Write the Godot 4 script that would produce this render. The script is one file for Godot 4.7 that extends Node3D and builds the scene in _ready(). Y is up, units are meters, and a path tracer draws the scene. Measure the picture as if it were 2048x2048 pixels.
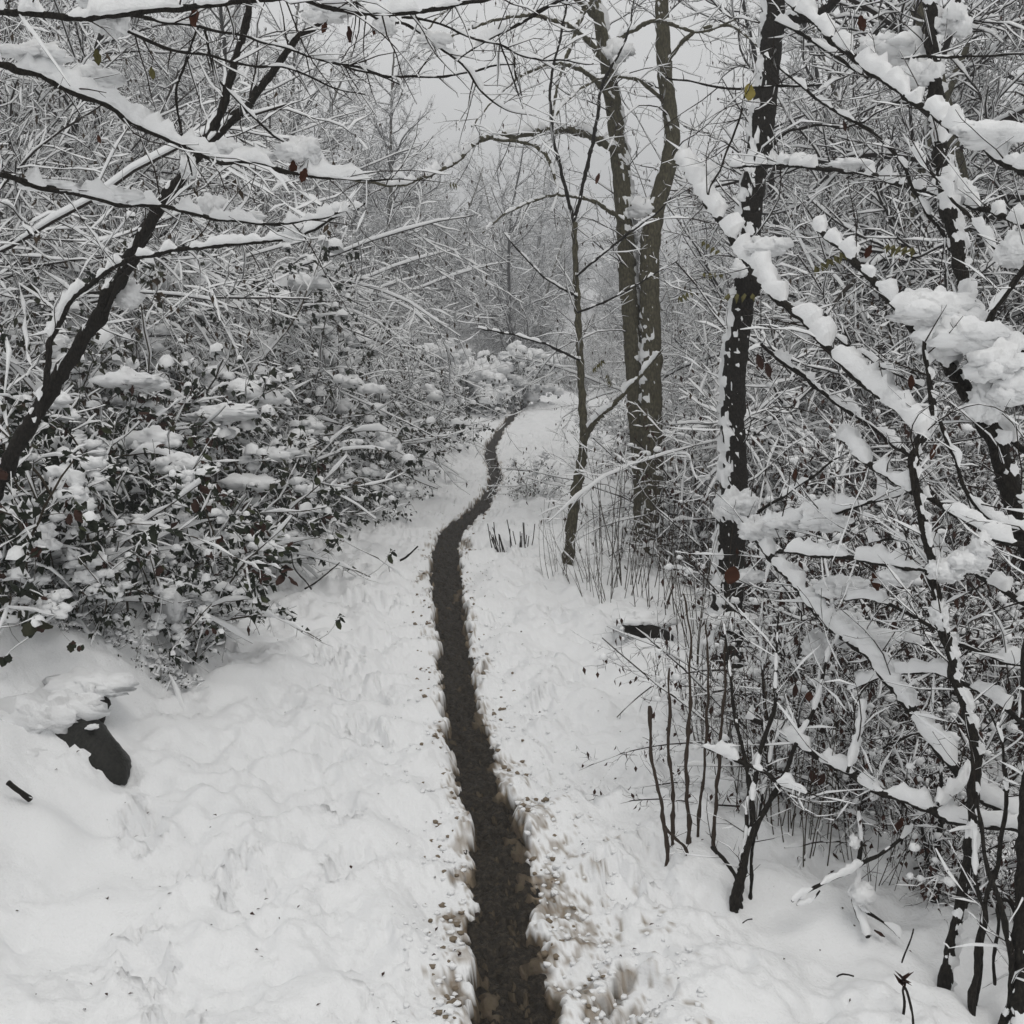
extends Node3D
# A narrow muddy track through a snowed-in wood: y is up, the track runs away along -z.

class Geo:
	static var nz := FastNoiseLite.new()
	var v := PackedVector3Array()
	var n := PackedVector3Array()
	var c := PackedColorArray()
	var f := PackedInt32Array()

	func mesh() -> ArrayMesh:
		var m := ArrayMesh.new()
		if v.is_empty():
			return m
		var a := []
		a.resize(Mesh.ARRAY_MAX)
		a[Mesh.ARRAY_VERTEX] = v
		a[Mesh.ARRAY_NORMAL] = n
		a[Mesh.ARRAY_INDEX] = f
		if c.size() == v.size():
			a[Mesh.ARRAY_COLOR] = c
		m.add_surface_from_arrays(Mesh.PRIMITIVE_TRIANGLES, a)
		return m

	func tube(p: PackedVector3Array, r: PackedFloat32Array, sides: int, rough := 0.0, freq := 20.0) -> void:
		var k := p.size()
		var b0 := v.size()
		var t := (p[1] - p[0]).normalized()
		var nn := t.cross(Vector3.RIGHT if absf(t.x) < 0.8 else Vector3.UP).normalized()
		for i in k:
			if i > 0:
				t = (p[mini(i + 1, k - 1)] - p[i - 1]).normalized()
				nn = (nn - t * t.dot(nn)).normalized()
			var bb := t.cross(nn)
			for j in sides:
				var an := TAU * j / sides
				var d := nn * cos(an) + bb * sin(an)
				var q := r[i]
				if rough > 0.0:
					var at := p[i] + d * q
					q *= 1.0 + rough * nz.get_noise_3d(at.x * freq, at.y * freq * 0.45, at.z * freq)
				v.append(p[i] + d * q)
				n.append(d)
		rings(b0, k, sides)
		cap(p[k - 1], t, b0 + (k - 1) * sides, sides, false)
		cap(p[0], (p[0] - p[1]).normalized(), b0, sides, true)

	func rings(b0: int, k: int, sides: int) -> void:
		for i in k - 1:
			for j in sides:
				var a := b0 + i * sides + j
				var b := b0 + i * sides + (j + 1) % sides
				f.append_array(PackedInt32Array([a, a + sides, b, b, a + sides, b + sides]))

	func cap(at: Vector3, t: Vector3, ring: int, sides: int, back: bool) -> void:
		if sides < 4:
			return
		var m := v.size()
		v.append(at)
		n.append(t)
		for j in sides:
			var a := ring + j
			var b := ring + (j + 1) % sides
			f.append_array(PackedInt32Array([m, a, b] if back else [m, b, a]))

	# snow lying along the top of a branch: thick in metres, cover 0..1, k points round
	func snow(p: PackedVector3Array, r: PackedFloat32Array, thick: float, cover: float, freq: float, k: int, off: float) -> void:
		var m := p.size()
		var b0 := v.size()
		var thr := lerpf(0.45, -0.75, cover)
		for i in m:
			var t := (p[mini(i + 1, m - 1)] - p[maxi(i - 1, 0)]).normalized()
			var h := sqrt(maxf(0.0, 1.0 - t.y * t.y))
			var u := (Vector3.UP - t * t.y) / h if h > 0.08 else t.cross(Vector3.RIGHT).normalized()
			var s := u.cross(t)
			var q := p[i] * freq + Vector3(off, off, off)
			var g := nz.get_noise_3dv(q)
			var a := smoothstep(0.0, 0.62, g - thr) * smoothstep(0.15, 0.6, h)
			if i == 0 or i == m - 1:
				a *= 0.45
			var hh := thick * a * (1.0 + 0.25 * nz.get_noise_3d(q.z * 2.3, q.x * 2.3, q.y * 2.3) + 0.22 * nz.get_noise_3d(p[i].x * 28.0, p[i].y * 28.0, p[i].z * 28.0 + off)) + r[i] * 0.3
			var w := lerpf(r[i] * 0.6, r[i] * 0.8 + thick * 0.42, a)
			var mid := p[i] + u * (r[i] * 0.3 + a * r[i] * 0.35)
			for j in k:
				var an := TAU * j / k
				var x := cos(an)
				var y := sin(an)
				var o := s * (x * w) + u * (y * hh if y > 0.0 else y * minf(r[i] * 0.6, hh * 0.6))
				if k > 6:
					var e := mid + o
					o *= 1.0 + 0.34 * nz.get_noise_3d(e.x * 45.0, e.y * 45.0, e.z * 45.0) + 0.15 * nz.get_noise_3d(e.x * 260.0, e.y * 260.0, e.z * 260.0)
				v.append(mid + o)
				n.append((s * (x / w) + u * (y / hh)).normalized())
		rings(b0, m, k)

	# a lump with an uneven skin
	func blob(at: Vector3, rad: Vector3, seg: int, rough: float, freq: float, low := 0.5) -> void:
		var b0 := v.size()
		var rows := maxi(3, seg / 2)
		for i in rows + 1:
			var th := PI * i / rows
			for j in seg:
				var ph := TAU * (j + 0.5 * (i % 2)) / seg
				var d := Vector3(sin(th) * cos(ph), cos(th), sin(th) * sin(ph))
				var q := 1.0
				if rough > 0.0:
					var e := at + d * rad
					q += rough * nz.get_noise_3d(e.x * freq, e.y * freq, e.z * freq) + rough * 0.35 * nz.get_noise_3d(e.x * freq * 3.0, e.y * freq * 3.0, e.z * freq * 3.0)
				var o := d * rad * q
				if o.y < 0.0:
					o.y *= low
				v.append(at + o)
				n.append((d / rad).normalized())
		# rows run from the top down
		for i in rows:
			for j in seg:
				var a := b0 + i * seg + j
				var b := b0 + i * seg + (j + 1) % seg
				f.append_array(PackedInt32Array([a, a + seg, b, b, a + seg, b + seg]))

	# a pad of snow of few triangles
	func pad(at: Vector3, s: float, h: float, turn: float, lean := Vector3.ZERO) -> void:
		var b0 := v.size()
		for i in 2:
			for j in 5:
				var an := turn + TAU * (j + 0.5 * i) / 5.0
				var d := Vector3(cos(an), 0, sin(an))
				var q := s * (1.0 + 0.22 * sin(an * 2.0 + turn * 7.0))
				v.append(at + d * (q if i == 0 else q * 0.72) + Vector3.UP * (0.0 if i == 0 else h * 0.75) + lean * (d.x + d.z) * s)
				n.append((d * (0.9 if i == 0 else 0.6) + Vector3.UP * (0.1 if i == 0 else 0.8)).normalized())
		v.append(at + Vector3.UP * h)
		n.append(Vector3.UP)
		for j in 5:
			var a := b0 + j
			var b := b0 + (j + 1) % 5
			f.append_array(PackedInt32Array([a, b, a + 5, b, b + 5, a + 5, a + 5, b + 5, b0 + 10]))

	# a small folded leaf from at along d, its face up towards w
	func leaf(at: Vector3, d: Vector3, w: Vector3, l: float, wd: float, fold := 0.3) -> void:
		var b0 := v.size()
		var s := d.cross(w).normalized()
		var u := s.cross(d).normalized()
		var droop := u * l * -0.12
		for q in [at, at + d * l * 0.4 + s * wd * 0.5 + u * wd * fold, at + d * l * 0.42, at + d * l * 0.4 - s * wd * 0.5 + u * wd * fold, at + d * l + droop]:
			v.append(q)
			n.append(u)
		n[b0 + 1] = (u - s * fold).normalized()
		n[b0 + 3] = (u + s * fold).normalized()
		f.append_array(PackedInt32Array([b0, b0 + 2, b0 + 1, b0 + 1, b0 + 2, b0 + 4, b0, b0 + 3, b0 + 2, b0 + 3, b0 + 4, b0 + 2]))


var rg := RandomNumberGenerator.new()
var hills := FastNoiseLite.new()
var dents := FastNoiseLite.new()
var M := {}
var used := {}
var across := PackedFloat32Array()
var along := PackedFloat32Array()
var along_rev := PackedFloat32Array()
var surface := PackedVector3Array()
var trail: Array = [Vector3(-1.744, 0.012, 0.11), Vector3(-2.085, 0.001, 0.107), Vector3(-2.354, -0.024, 0.083), Vector3(-2.603, -0.03, 0.079), Vector3(-2.903, -0.052, 0.079), Vector3(-3.273, -0.112, 0.075), Vector3(-3.74, -0.182, 0.078), Vector3(-4.348, -0.251, 0.079), Vector3(-5.173, -0.33, 0.081), Vector3(-5.95, -0.405, 0.098), Vector3(-6.986, -0.486, 0.108), Vector3(-7.749, -0.511, 0.094), Vector3(-8.193, -0.472, 0.103), Vector3(-9.249, -0.306, 0.078), Vector3(-10.605, -0.202, 0.064), Vector3(-11.905, -0.213, 0.071), Vector3(-12.959, -0.281, 0.084), Vector3(-14.213, -0.312, 0.081), Vector3(-15.729, -0.263, 0.076), Vector3(-18.709, -0.096, 0.076), Vector3(-21.398, 0.086, 0.086), Vector3(-24.976, 0.382, 0.087), Vector3(-28.543, 0.643, 0.076)]


func _ready() -> void:
	# ---------------------------------------------------------------- camera, sky, sun, exposure
	var cam := Camera3D.new()
	cam.name = "camera"
	cam.fov = 55.0
	cam.near = 0.05
	cam.far = 500.0
	cam.position = Vector3(0, 1.6, 0)
	cam.rotation_degrees = Vector3(-10, 0, 0)
	add_child(cam)
	var env := Environment.new()
	var sky := ProceduralSkyMaterial.new()
	sky.sky_top_color = Color(0.975, 0.978, 0.978)
	sky.sky_horizon_color = Color(0.905, 0.907, 0.905)
	sky.sky_curve = 0.5
	sky.ground_horizon_color = Color(0.62, 0.62, 0.63)
	sky.ground_bottom_color = Color(0.5, 0.5, 0.5)
	env.sky = Sky.new()
	env.sky.sky_material = sky
	env.background_mode = Environment.BG_SKY
	env.tonemap_mode = Environment.TONE_MAPPER_LINEAR
	env.tonemap_exposure = 0.97
	env.sdfgi_enabled = true
	env.ssao_enabled = true
	env.ssil_enabled = true
	env.fog_enabled = true
	env.fog_density = 0.0088
	env.fog_light_color = Color(0.86, 0.87, 0.89)
	var we := WorldEnvironment.new()
	we.name = "world_environment"
	we.environment = env
	add_child(we)
	var sun := DirectionalLight3D.new()
	sun.name = "overcast_daylight"
	sun.light_energy = 0.35
	sun.light_color = Color(1.0, 0.99, 0.975)
	sun.light_angular_distance = 35.0
	sun.shadow_enabled = true
	sun.rotation_degrees = Vector3(-68, 28, 0)
	add_child(sun)

	rg.seed = 20
	Geo.nz.noise_type = FastNoiseLite.TYPE_SIMPLEX
	Geo.nz.frequency = 1.0
	Geo.nz.fractal_type = FastNoiseLite.FRACTAL_NONE
	hills.noise_type = FastNoiseLite.TYPE_SIMPLEX
	hills.frequency = 1.0
	hills.fractal_octaves = 3
	dents.noise_type = FastNoiseLite.TYPE_CELLULAR
	dents.frequency = 1.0
	dents.fractal_type = FastNoiseLite.FRACTAL_NONE
	dents.cellular_return_type = FastNoiseLite.RETURN_DISTANCE
	materials()
	build_ground()
	build_prototypes()
	build_left_trees()
	build_middle_trees()
	build_right_trees()
	build_right_low()
	build_left_thicket()
	build_woods()
	build_small_things()


# -------------------------------------------------------------------- names
func numbered(called: String) -> String:
	var k: int = used.get(called, 0)
	used[called] = k + 1
	return called if k == 0 else "%s_%03d" % [called, k]


func thing(called: String, label: String, category: String, at := Vector3.ZERO, group := "") -> Node3D:
	var o := Node3D.new()
	o.name = numbered(called)
	add_child(o)
	o.position = at
	mark(o, label, category, group)
	return o


func mark(o: Node, label: String, category: String, group := "") -> void:
	o.set_meta("label", label)
	o.set_meta("category", category)
	if group:
		o.set_meta("group", group)


func part(called: String, g, mat: Material, parent: Node, kind := "", label := "") -> MeshInstance3D:
	var o := MeshInstance3D.new()
	o.name = called
	o.mesh = g.mesh() if g is Geo else g
	o.material_override = mat
	if kind:
		o.set_meta("kind", kind)
	if label:
		o.set_meta("label", label)
	parent.add_child(o, true)
	return o


# -------------------------------------------------------------------- materials
func lin(r: float, g: float, b: float) -> Color:
	return Color(r, g, b).linear_to_srgb()


func noise_tex(freq: float, oct: int, sd: int, ramp: Array = [], bump := 0.0) -> NoiseTexture2D:
	var q := FastNoiseLite.new()
	q.noise_type = FastNoiseLite.TYPE_SIMPLEX
	q.frequency = freq
	q.fractal_octaves = oct
	q.seed = sd
	var t := NoiseTexture2D.new()
	t.width = 512
	t.height = 512
	t.seamless = true
	t.noise = q
	if bump > 0.0:
		t.as_normal_map = true
		t.bump_strength = bump
	elif ramp.size():
		var g := Gradient.new()
		g.offsets = PackedFloat32Array(ramp.map(func(e): return e[0]))
		g.colors = PackedColorArray(ramp.map(func(e): return e[1]))
		t.color_ramp = g
	return t


func mat(called: String, r: float, g: float, b: float, rough := 0.85) -> StandardMaterial3D:
	var m := StandardMaterial3D.new()
	m.resource_name = called
	m.albedo_color = lin(r, g, b)
	m.roughness = rough
	m.metallic_specular = 0.3
	M[called] = m
	return m


func textured(m: StandardMaterial3D, tex: Texture2D, normal: Texture2D, scale: Vector3, ns := 1.0) -> void:
	m.uv1_triplanar = true
	m.uv1_world_triplanar = true
	m.uv1_scale = scale
	if tex:
		m.albedo_color = Color.WHITE
		m.albedo_texture = tex
	if normal:
		m.normal_enabled = true
		m.normal_texture = normal
		m.normal_scale = ns


func materials() -> void:
	var grain := noise_tex(0.045, 4, 3, [], 6.0)
	var s := mat("snow", 0.86, 0.868, 0.875, 0.9)
	textured(s, null, grain, Vector3(5, 5, 5), 0.5)
	var sg := mat("ground_snow", 1, 1, 1, 0.9)
	textured(sg, null, grain, Vector3(3.2, 3.2, 3.2), 0.6)
	sg.vertex_color_use_as_albedo = true
	var md := mat("mud", 0.03, 0.025, 0.018, 0.62)
	textured(md, noise_tex(0.03, 5, 8, [[0.0, lin(0.013, 0.011, 0.009)], [0.45, lin(0.024, 0.02, 0.015)], [0.75, lin(0.045, 0.037, 0.027)], [1.0, lin(0.085, 0.068, 0.048)]]), noise_tex(0.05, 5, 9, [], 10.0), Vector3(2.2, 2.2, 2.2), 0.9)
	var bn := noise_tex(0.035, 5, 12, [], 9.0)
	var bd := mat("dark_bark", 0.02, 0.018, 0.016)
	textured(bd, noise_tex(0.03, 5, 4, [[0.0, lin(0.006, 0.005, 0.004)], [0.5, lin(0.014, 0.012, 0.01)], [0.8, lin(0.03, 0.026, 0.02)], [1.0, lin(0.05, 0.046, 0.036)]]), bn, Vector3(9, 2.5, 9), 1.0)
	var hb := mat("hazel_bark", 0.06, 0.055, 0.04)
	textured(hb, noise_tex(0.02, 5, 5, [[0.0, lin(0.03, 0.027, 0.018)], [0.45, lin(0.07, 0.063, 0.042)], [0.7, lin(0.105, 0.096, 0.06)], [1.0, lin(0.15, 0.14, 0.105)]]), bn, Vector3(5, 2, 5), 0.6)
	mat("slush", 0.2, 0.16, 0.115, 0.6)
	mat("twig_bark", 0.022, 0.016, 0.012)
	mat("bramble_bark", 0.045, 0.035, 0.023)
	mat("shoot_bark", 0.05, 0.037, 0.028)
	mat("ivy_leaf", 0.013, 0.018, 0.008, 0.5)
	mat("ivy_leaf_pale", 0.04, 0.048, 0.018, 0.5)
	mat("bramble_leaf", 0.03, 0.031, 0.016, 0.7)
	mat("bramble_leaf_brown", 0.05, 0.034, 0.02, 0.7)
	var dl := mat("dead_leaf", 0.06, 0.022, 0.011, 0.75)
	dl.backlight_enabled = true
	dl.backlight = Color(0.12, 0.04, 0.02)
	mat("dark_dead_leaf", 0.04, 0.018, 0.012, 0.75)
	var yl := mat("yellow_leaf", 0.24, 0.2, 0.055, 0.6)
	yl.backlight_enabled = true
	yl.backlight = Color(0.4, 0.36, 0.1)
	mat("olive_leaf", 0.11, 0.1, 0.035, 0.7)
	for q in ["ivy_leaf", "ivy_leaf_pale", "bramble_leaf", "bramble_leaf_brown", "dead_leaf", "dark_dead_leaf", "yellow_leaf", "olive_leaf"]:
		M[q].cull_mode = BaseMaterial3D.CULL_DISABLED
	var rk := mat("wet_stone", 0.02, 0.02, 0.018, 0.45)
	textured(rk, noise_tex(0.03, 4, 21, [[0.0, lin(0.01, 0.01, 0.009)], [0.6, lin(0.022, 0.022, 0.019)], [1.0, lin(0.04, 0.04, 0.033)]]), bn, Vector3(4, 4, 4), 0.5)


# -------------------------------------------------------------------- the lie of the land
func trail_at(z: float) -> Vector2:
	if z >= trail[0].x:
		return Vector2(trail[0].y, trail[0].z)
	for i in trail.size() - 1:
		if z >= trail[i + 1].x:
			var t: float = (trail[i].x - z) / (trail[i].x - trail[i + 1].x)
			var a: Vector3 = trail[maxi(i - 1, 0)]
			var d: Vector3 = trail[mini(i + 2, trail.size() - 1)]
			return Vector2(cubic_interpolate(trail[i].y, trail[i + 1].y, a.y, d.y, t), lerpf(trail[i].z, trail[i + 1].z, t))
	var e: Vector3 = trail[trail.size() - 1]
	return Vector2(e.y + (e.x - z) * 0.12, e.z)


func lie(u: float, z: float) -> float:
	var l := maxf(0.0, -u - 1.25)
	var r := maxf(0.0, u - 0.95)
	var y := 0.3 * (1.0 - exp(-l * 1.4)) + 0.17 * minf(l, 45.0)
	y += -0.22 * smoothstep(0.0, 1.3, r) + 0.09 * maxf(0.0, minf(r, 50.0) - 5.0)
	return y - 0.9 * smoothstep(33.0, 45.0, -z) + 0.16 * maxf(0.0, -z - 48.0)


func ground_y(x: float, z: float) -> float:
	if surface.is_empty():
		return lie(x - trail_at(z).x, z) + 0.055
	var nr := along.size()
	var i := clampi(nr - along_rev.bsearch(z) - 1, 0, nr - 1)
	var j := clampi(across.bsearch(x - trail_at(z).x), 0, across.size() - 1)
	return surface[i * across.size() + j].y


func down(p: Vector3, sink := 0.0) -> Vector3:
	return Vector3(p.x, ground_y(p.x, p.z) - sink, p.z)


func build_ground() -> void:
	var us := PackedFloat32Array()
	var u := 0.0
	while u < 75.0:
		us.append(u)
		u += 0.0075 if u < 0.36 else 0.0125 if u < 0.95 else 0.02 if u < 2.0 else maxf(0.03, u * 0.06)
	var all := PackedFloat32Array()
	for i in range(us.size() - 1, 0, -1):
		all.append(-us[i])
	all.append_array(us)
	var zs := PackedFloat32Array()
	var z := 14.0
	while z > -112.0:
		zs.append(z)
		z -= 1.5 if z > 0.0 else 0.3 if z > -1.5 else maxf(0.0105, -z * (0.0066 if z > -28.0 else 0.02))
	var prints := []
	for i in 120:
		var zz := -rg.randf_range(1.7, 12.0)
		prints.append([Vector2(rg.randf_range(-1.3, 0.75), zz), rg.randf_range(0.04, 0.075), rg.randf_range(0.07, 0.13), rg.randf_range(-0.5, 0.5), rg.randf_range(0.022, 0.055)])
	var hole: Vector3 = Vector3(0.236, 0.062, -2.816)
	prints.append([Vector2(hole.x - trail_at(hole.z).x, hole.z), 0.085, 0.05, 0.1, 0.06])
	var slushy := []
	for e in [[Vector3(0.072, 0.063, -2.666), 0.06, 0.08], [Vector3(0.015, 0.069, -2.911), 0.025, 0.12], [Vector3(-0.068, 0.062, -3.496), 0.022, 0.06], [Vector3(-0.136, 0.071, -3.933), 0.03, 0.1], [Vector3(-0.142, 0.072, -4.514), 0.025, 0.09], [Vector3(0.076, 0.063, -2.284), 0.045, 0.05], [Vector3(0.218, 0.063, -2.089), 0.055, 0.05], [Vector3(-0.134, 0.061, -2.16), 0.025, 0.05], [Vector3(-0.149, 0.063, -2.725), 0.03, 0.05], [Vector3(0.141, 0.061, -2.16), 0.05, 0.03], [Vector3(0.139, 0.065, -2.524), 0.06, 0.05], [Vector3(0.201, 0.057, -2.361), 0.05, 0.03], [Vector3(-0.163, 0.065, -2.496), 0.03, 0.03], [Vector3(-0.345, 0.059, -5.985), 0.02, 0.25], [Vector3(-0.597, 0.055, -6.503), 0.03, 0.2], [Vector3(-0.046, 0.064, -2.136), 0.022, 0.09], [Vector3(-0.352, 0.064, -7.44), 0.03, 0.2], [Vector3(0.276, 0.061, -2.16), 0.03, 0.03]]:
		slushy.append([Vector2(e[0].x, e[0].z), e[1], e[2], rg.randf_range(-0.4, 0.4)])
	var nc := all.size()
	var nr := zs.size()
	var g := Geo.new()
	g.v.resize(nc * nr)
	g.n.resize(nc * nr)
	g.c.resize(nc * nr)
	var mud := Geo.new()
	var mudc := PackedInt32Array()
	for j in nc:
		if absf(all[j]) < 0.45:
			mudc.append(j)
	var white := Color(0.86, 0.868, 0.875)
	var slush := Color(0.25, 0.2, 0.145)
	var nz := Geo.nz
	for i in nr:
		z = zs[i]
		var tr := trail_at(z)
		var near := -z < 16.0 and z < 0.5
		var hits := []
		var spots := []
		if near:
			for p in prints:
				if absf(p[0].y - z) < 0.2:
					if absf(p[0].x) > 0.3:
						hits.append(p)
			for p in slushy:
				if absf(p[0].y - z) < p[2] * 2.0 + 0.05:
					spots.append(p)
		# how trampled the right-hand edge is: most beside the nearest stretch
		var trod := smoothstep(-3.9, -2.3, z)
		for j in nc:
			u = all[j]
			var x := tr.x + u
			var au := absf(u)
			var y := lie(u, z)
			var col := white
			var bump := 0.05 * hills.get_noise_2d(x * 0.9, z * 0.9)
			if au > 2.5:
				bump += 0.25 * hills.get_noise_2d(x * 0.35 + 9.0, z * 0.35) * smoothstep(2.5, 6.0, au)
			if au < 8.0 and z > -40.0:
				bump += 0.03 * nz.get_noise_2d(x * 3.1, z * 3.1)
			if near and au < 4.0:
				bump += 0.013 * nz.get_noise_2d(x * 8.0 + 5.0, z * 8.0) * smoothstep(-0.5, 0.5, nz.get_noise_2d(x * 0.9 + 70.0, z * 0.9)) + 0.005 * nz.get_noise_2d(x * 21.0, z * 21.0) * (1.0 + nz.get_noise_2d(x * 1.7, z * 1.7))
				var walk := smoothstep(1.7, 0.9, au) * (0.15 + 1.0 * smoothstep(-0.3, 0.4, nz.get_noise_2d(x * 1.3 + 40.0, z * 1.3)))
				walk *= 0.25 * smoothstep(tr.y, tr.y + 0.15, au) + 0.75 * smoothstep(0.3, 0.6, au)
				var cell := dents.get_noise_2d(x * 6.5 + 3.0, z * 6.5)
				bump -= 0.038 * walk * smoothstep(-0.6, -0.95, cell)
				cell = dents.get_noise_2d(x * 15.0, z * 15.0)
				bump -= 0.011 * walk * smoothstep(-0.6, -0.95, cell)
				for p in hits:
					var q: Vector2 = (Vector2(u, z) - p[0]).rotated(p[3])
					var e: float = (q.x / p[1]) * (q.x / p[1]) + (q.y / p[2]) * (q.y / p[2])
					e *= 1.0 + 0.6 * nz.get_noise_2d(x * 15.0, z * 15.0)
					bump -= p[4] * smoothstep(1.2, 0.45, e) - p[4] * 0.3 * smoothstep(0.35, 0.0, absf(e - 1.5))
			bump += 0.26 * exp(-((x + 2.15) * (x + 2.15) * 1.1 + (z + 4.15) * (z + 4.15) * 1.6)) if near else 0.0
			var sn := maxf(y + 0.072 + bump - 0.038 * smoothstep(0.5, 0.1, au), y + 0.012)
			if near and au < 0.7:
				sn += 0.002 * nz.get_noise_2d(x * 44.0, z * 44.0) * smoothstep(0.7, 0.3, au)
			var mudy := y - 0.12
			if au < 0.75:
				var fr := 1.0 + 0.6 * smoothstep(-6.0, -20.0, z)
				var edge := 0.016 * nz.get_noise_2d(x * 5.0, z * 5.0) + 0.009 * nz.get_noise_2d(x * 16.0 / fr, z * 16.0 / fr) + 0.008 * nz.get_noise_2d(x * 38.0, z * 38.0)
				if u > 0.0:
					edge += (0.006 + 0.03 * trod) * maxf(0.0, nz.get_noise_2d(z * 4.0, 7.7) - 0.1)
				var w := tr.y + edge
				var e := smoothstep(w - 0.028, w + 0.02, au)
				if au < w + 0.025:
					mudy = y
				# clots of slush left lying in the track
				var clot := nz.get_noise_2d(u * 16.0 + 3.0, z * 5.0) * 0.7 + 0.4 * nz.get_noise_2d(x * 34.0, z * 34.0)
				var away := smoothstep(-12.5, -16.0, z)
				var rest := smoothstep(0.6 - 0.45 * away, 0.85 - 0.3 * away, clot + 0.3 * trod * smoothstep(0.05, 0.0, absf(u - 0.01)))
				sn = lerpf(y - 0.03 + rest * 0.038 + 0.008 * nz.get_noise_2d(x * 40.0, z * 40.0), sn, e)
				# dirt kicked out of the track, in grains and clots
				var reach := (au - tr.y) / (0.05 + 0.2 * trod * (1.0 if u > 0.0 else 0.2))
				var dirt := nz.get_noise_3d(x * 9.0 + 11.0, sn * 14.0, z * 9.0) * 0.6 + nz.get_noise_3d(x * 42.0, sn * 60.0, z * 42.0) * 0.6
				var d := smoothstep(0.06, 0.26, dirt + 0.22 - 0.55 * maxf(reach, 0.0)) * smoothstep(0.8, 1.0, e)
				col = white.lerp(slush, d * (0.62 + 0.35 * nz.get_noise_3d(x * 55.0, sn * 80.0, z * 55.0)))
				if e < 0.75:
					col = Color(0.085, 0.068, 0.048).lerp(slush, smoothstep(0.5, 0.8, e + 0.3 * nz.get_noise_2d(x * 50.0, z * 50.0)))
				if d > 0.3:
					sn -= 0.002 * d * e
			if au < 1.0:
				for p in spots:
					var q: Vector2 = (Vector2(x, z) - p[0]).rotated(p[3])
					var e: float = sqrt((q.x / p[1]) * (q.x / p[1]) + (q.y / p[2]) * (q.y / p[2])) + 0.5 * nz.get_noise_2d(x * 13.0, z * 13.0) + 0.35 * nz.get_noise_3d(x * 40.0, sn * 50.0, z * 40.0)
					var d := smoothstep(1.2, 0.7, e)
					if d > 0.0:
						var wet := slush.lerp(Color(0.07, 0.056, 0.04), 0.85) if au < tr.y + 0.01 else slush
						col = col.lerp(wet.lerp(Color(0.1, 0.08, 0.058), smoothstep(0.0, 0.6, nz.get_noise_2d(x * 24.0 + 50.0, z * 24.0))), d * (0.75 + 0.25 * nz.get_noise_2d(x * 60.0, z * 60.0)))
						sn = lerpf(sn, maxf(sn - 0.008, y + 0.012 + 0.008 * nz.get_noise_2d(x * 14.0, z * 14.0)), d)
			var k := i * nc + j
			g.v[k] = Vector3(x, sn, z)
			g.c[k] = col
			if au < 0.45 and mudc.size():
				mud.v.append(Vector3(x, mudy + (0.012 * nz.get_noise_2d(x * 14.0, z * 9.0) + 0.006 * nz.get_noise_2d(x * 45.0, z * 45.0) if near else 0.0), z))
	across = all
	along = zs
	along_rev = zs.duplicate()
	along_rev.reverse()
	surface = g.v
	normals(g, nr, nc)
	normals(mud, nr, mudc.size())
	var o := part("snow_ground", g, M.ground_snow, self)
	o.set_meta("kind", "structure")
	o.set_meta("label", "trodden white snow covering the ground on both sides of the track")
	o = part("muddy_path", mud, M.mud, self)
	o.set_meta("kind", "structure")
	o.set_meta("label", "narrow dark wet mud track winding away through the snow")


func normals(g: Geo, nr: int, nc: int) -> void:
	g.n.resize(nr * nc)
	for i in nr:
		for j in nc:
			var a := g.v[i * nc + maxi(j - 1, 0)]
			var b := g.v[i * nc + mini(j + 1, nc - 1)]
			var c := g.v[maxi(i - 1, 0) * nc + j]
			var d := g.v[mini(i + 1, nr - 1) * nc + j]
			g.n[i * nc + j] = (b - a).cross(d - c).normalized()
	g.f.resize((nr - 1) * (nc - 1) * 6)
	var k := 0
	for i in nr - 1:
		for j in nc - 1:
			var a := i * nc + j
			g.f[k] = a
			g.f[k + 1] = a + nc
			g.f[k + 2] = a + 1
			g.f[k + 3] = a + 1
			g.f[k + 4] = a + nc
			g.f[k + 5] = a + nc + 1
			k += 6


# -------------------------------------------------------------------- growing wood
const ORDER := ["nearest", "second", "third", "fourth", "fifth", "sixth", "seventh", "eighth", "ninth", "tenth", "eleventh", "twelfth", "thirteenth", "fourteenth", "fifteenth", "sixteenth", "seventeenth", "eighteenth", "nineteenth", "twentieth"]


# where each of a list of ground points comes when counted away from the camera
func ranks(pts: Array) -> Array:
	var order := range(pts.size())
	order.sort_custom(func(a, b): return pts[a].z > pts[b].z)
	var out := []
	out.resize(pts.size())
	for i in order.size():
		out[order[i]] = ORDER[mini(i, ORDER.size() - 1)]
	return out


func rv() -> Vector3:
	return Vector3(rg.randf_range(-1, 1), rg.randf_range(-1, 1), rg.randf_range(-1, 1))


# points and radii of a smooth limb through control points (x, y, z, radius)
func limb(ctrl: Array, step: float, wob := 0.0, knots := 0.0) -> Array:
	var p := PackedVector3Array()
	var r := PackedFloat32Array()
	var sd := rg.randf() * 100.0
	var len := 0.0
	for i in ctrl.size() - 1:
		var a: Vector4 = ctrl[maxi(i - 1, 0)]
		var b: Vector4 = ctrl[i]
		var c: Vector4 = ctrl[i + 1]
		var d: Vector4 = ctrl[mini(i + 2, ctrl.size() - 1)]
		var l := Vector3(c.x - b.x, c.y - b.y, c.z - b.z).length()
		var k := maxi(1, int(ceil(l / step)))
		for j in k + (1 if i == ctrl.size() - 2 else 0):
			var q := b.cubic_interpolate(c, a, d, float(j) / k)
			var s := len + l * j / k
			var w := Vector3(Geo.nz.get_noise_2d(s * 7.0, sd), Geo.nz.get_noise_2d(s * 7.0, sd + 30.0), Geo.nz.get_noise_2d(s * 7.0, sd + 60.0)) * wob
			p.append(Vector3(q.x, q.y, q.z) + w)
			r.append(maxf(q.w, 0.0006) * (1.0 + knots * maxf(0.0, Geo.nz.get_noise_2d(s * 14.0, sd + 90.0))))
		len += l
	return [p, r]


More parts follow.
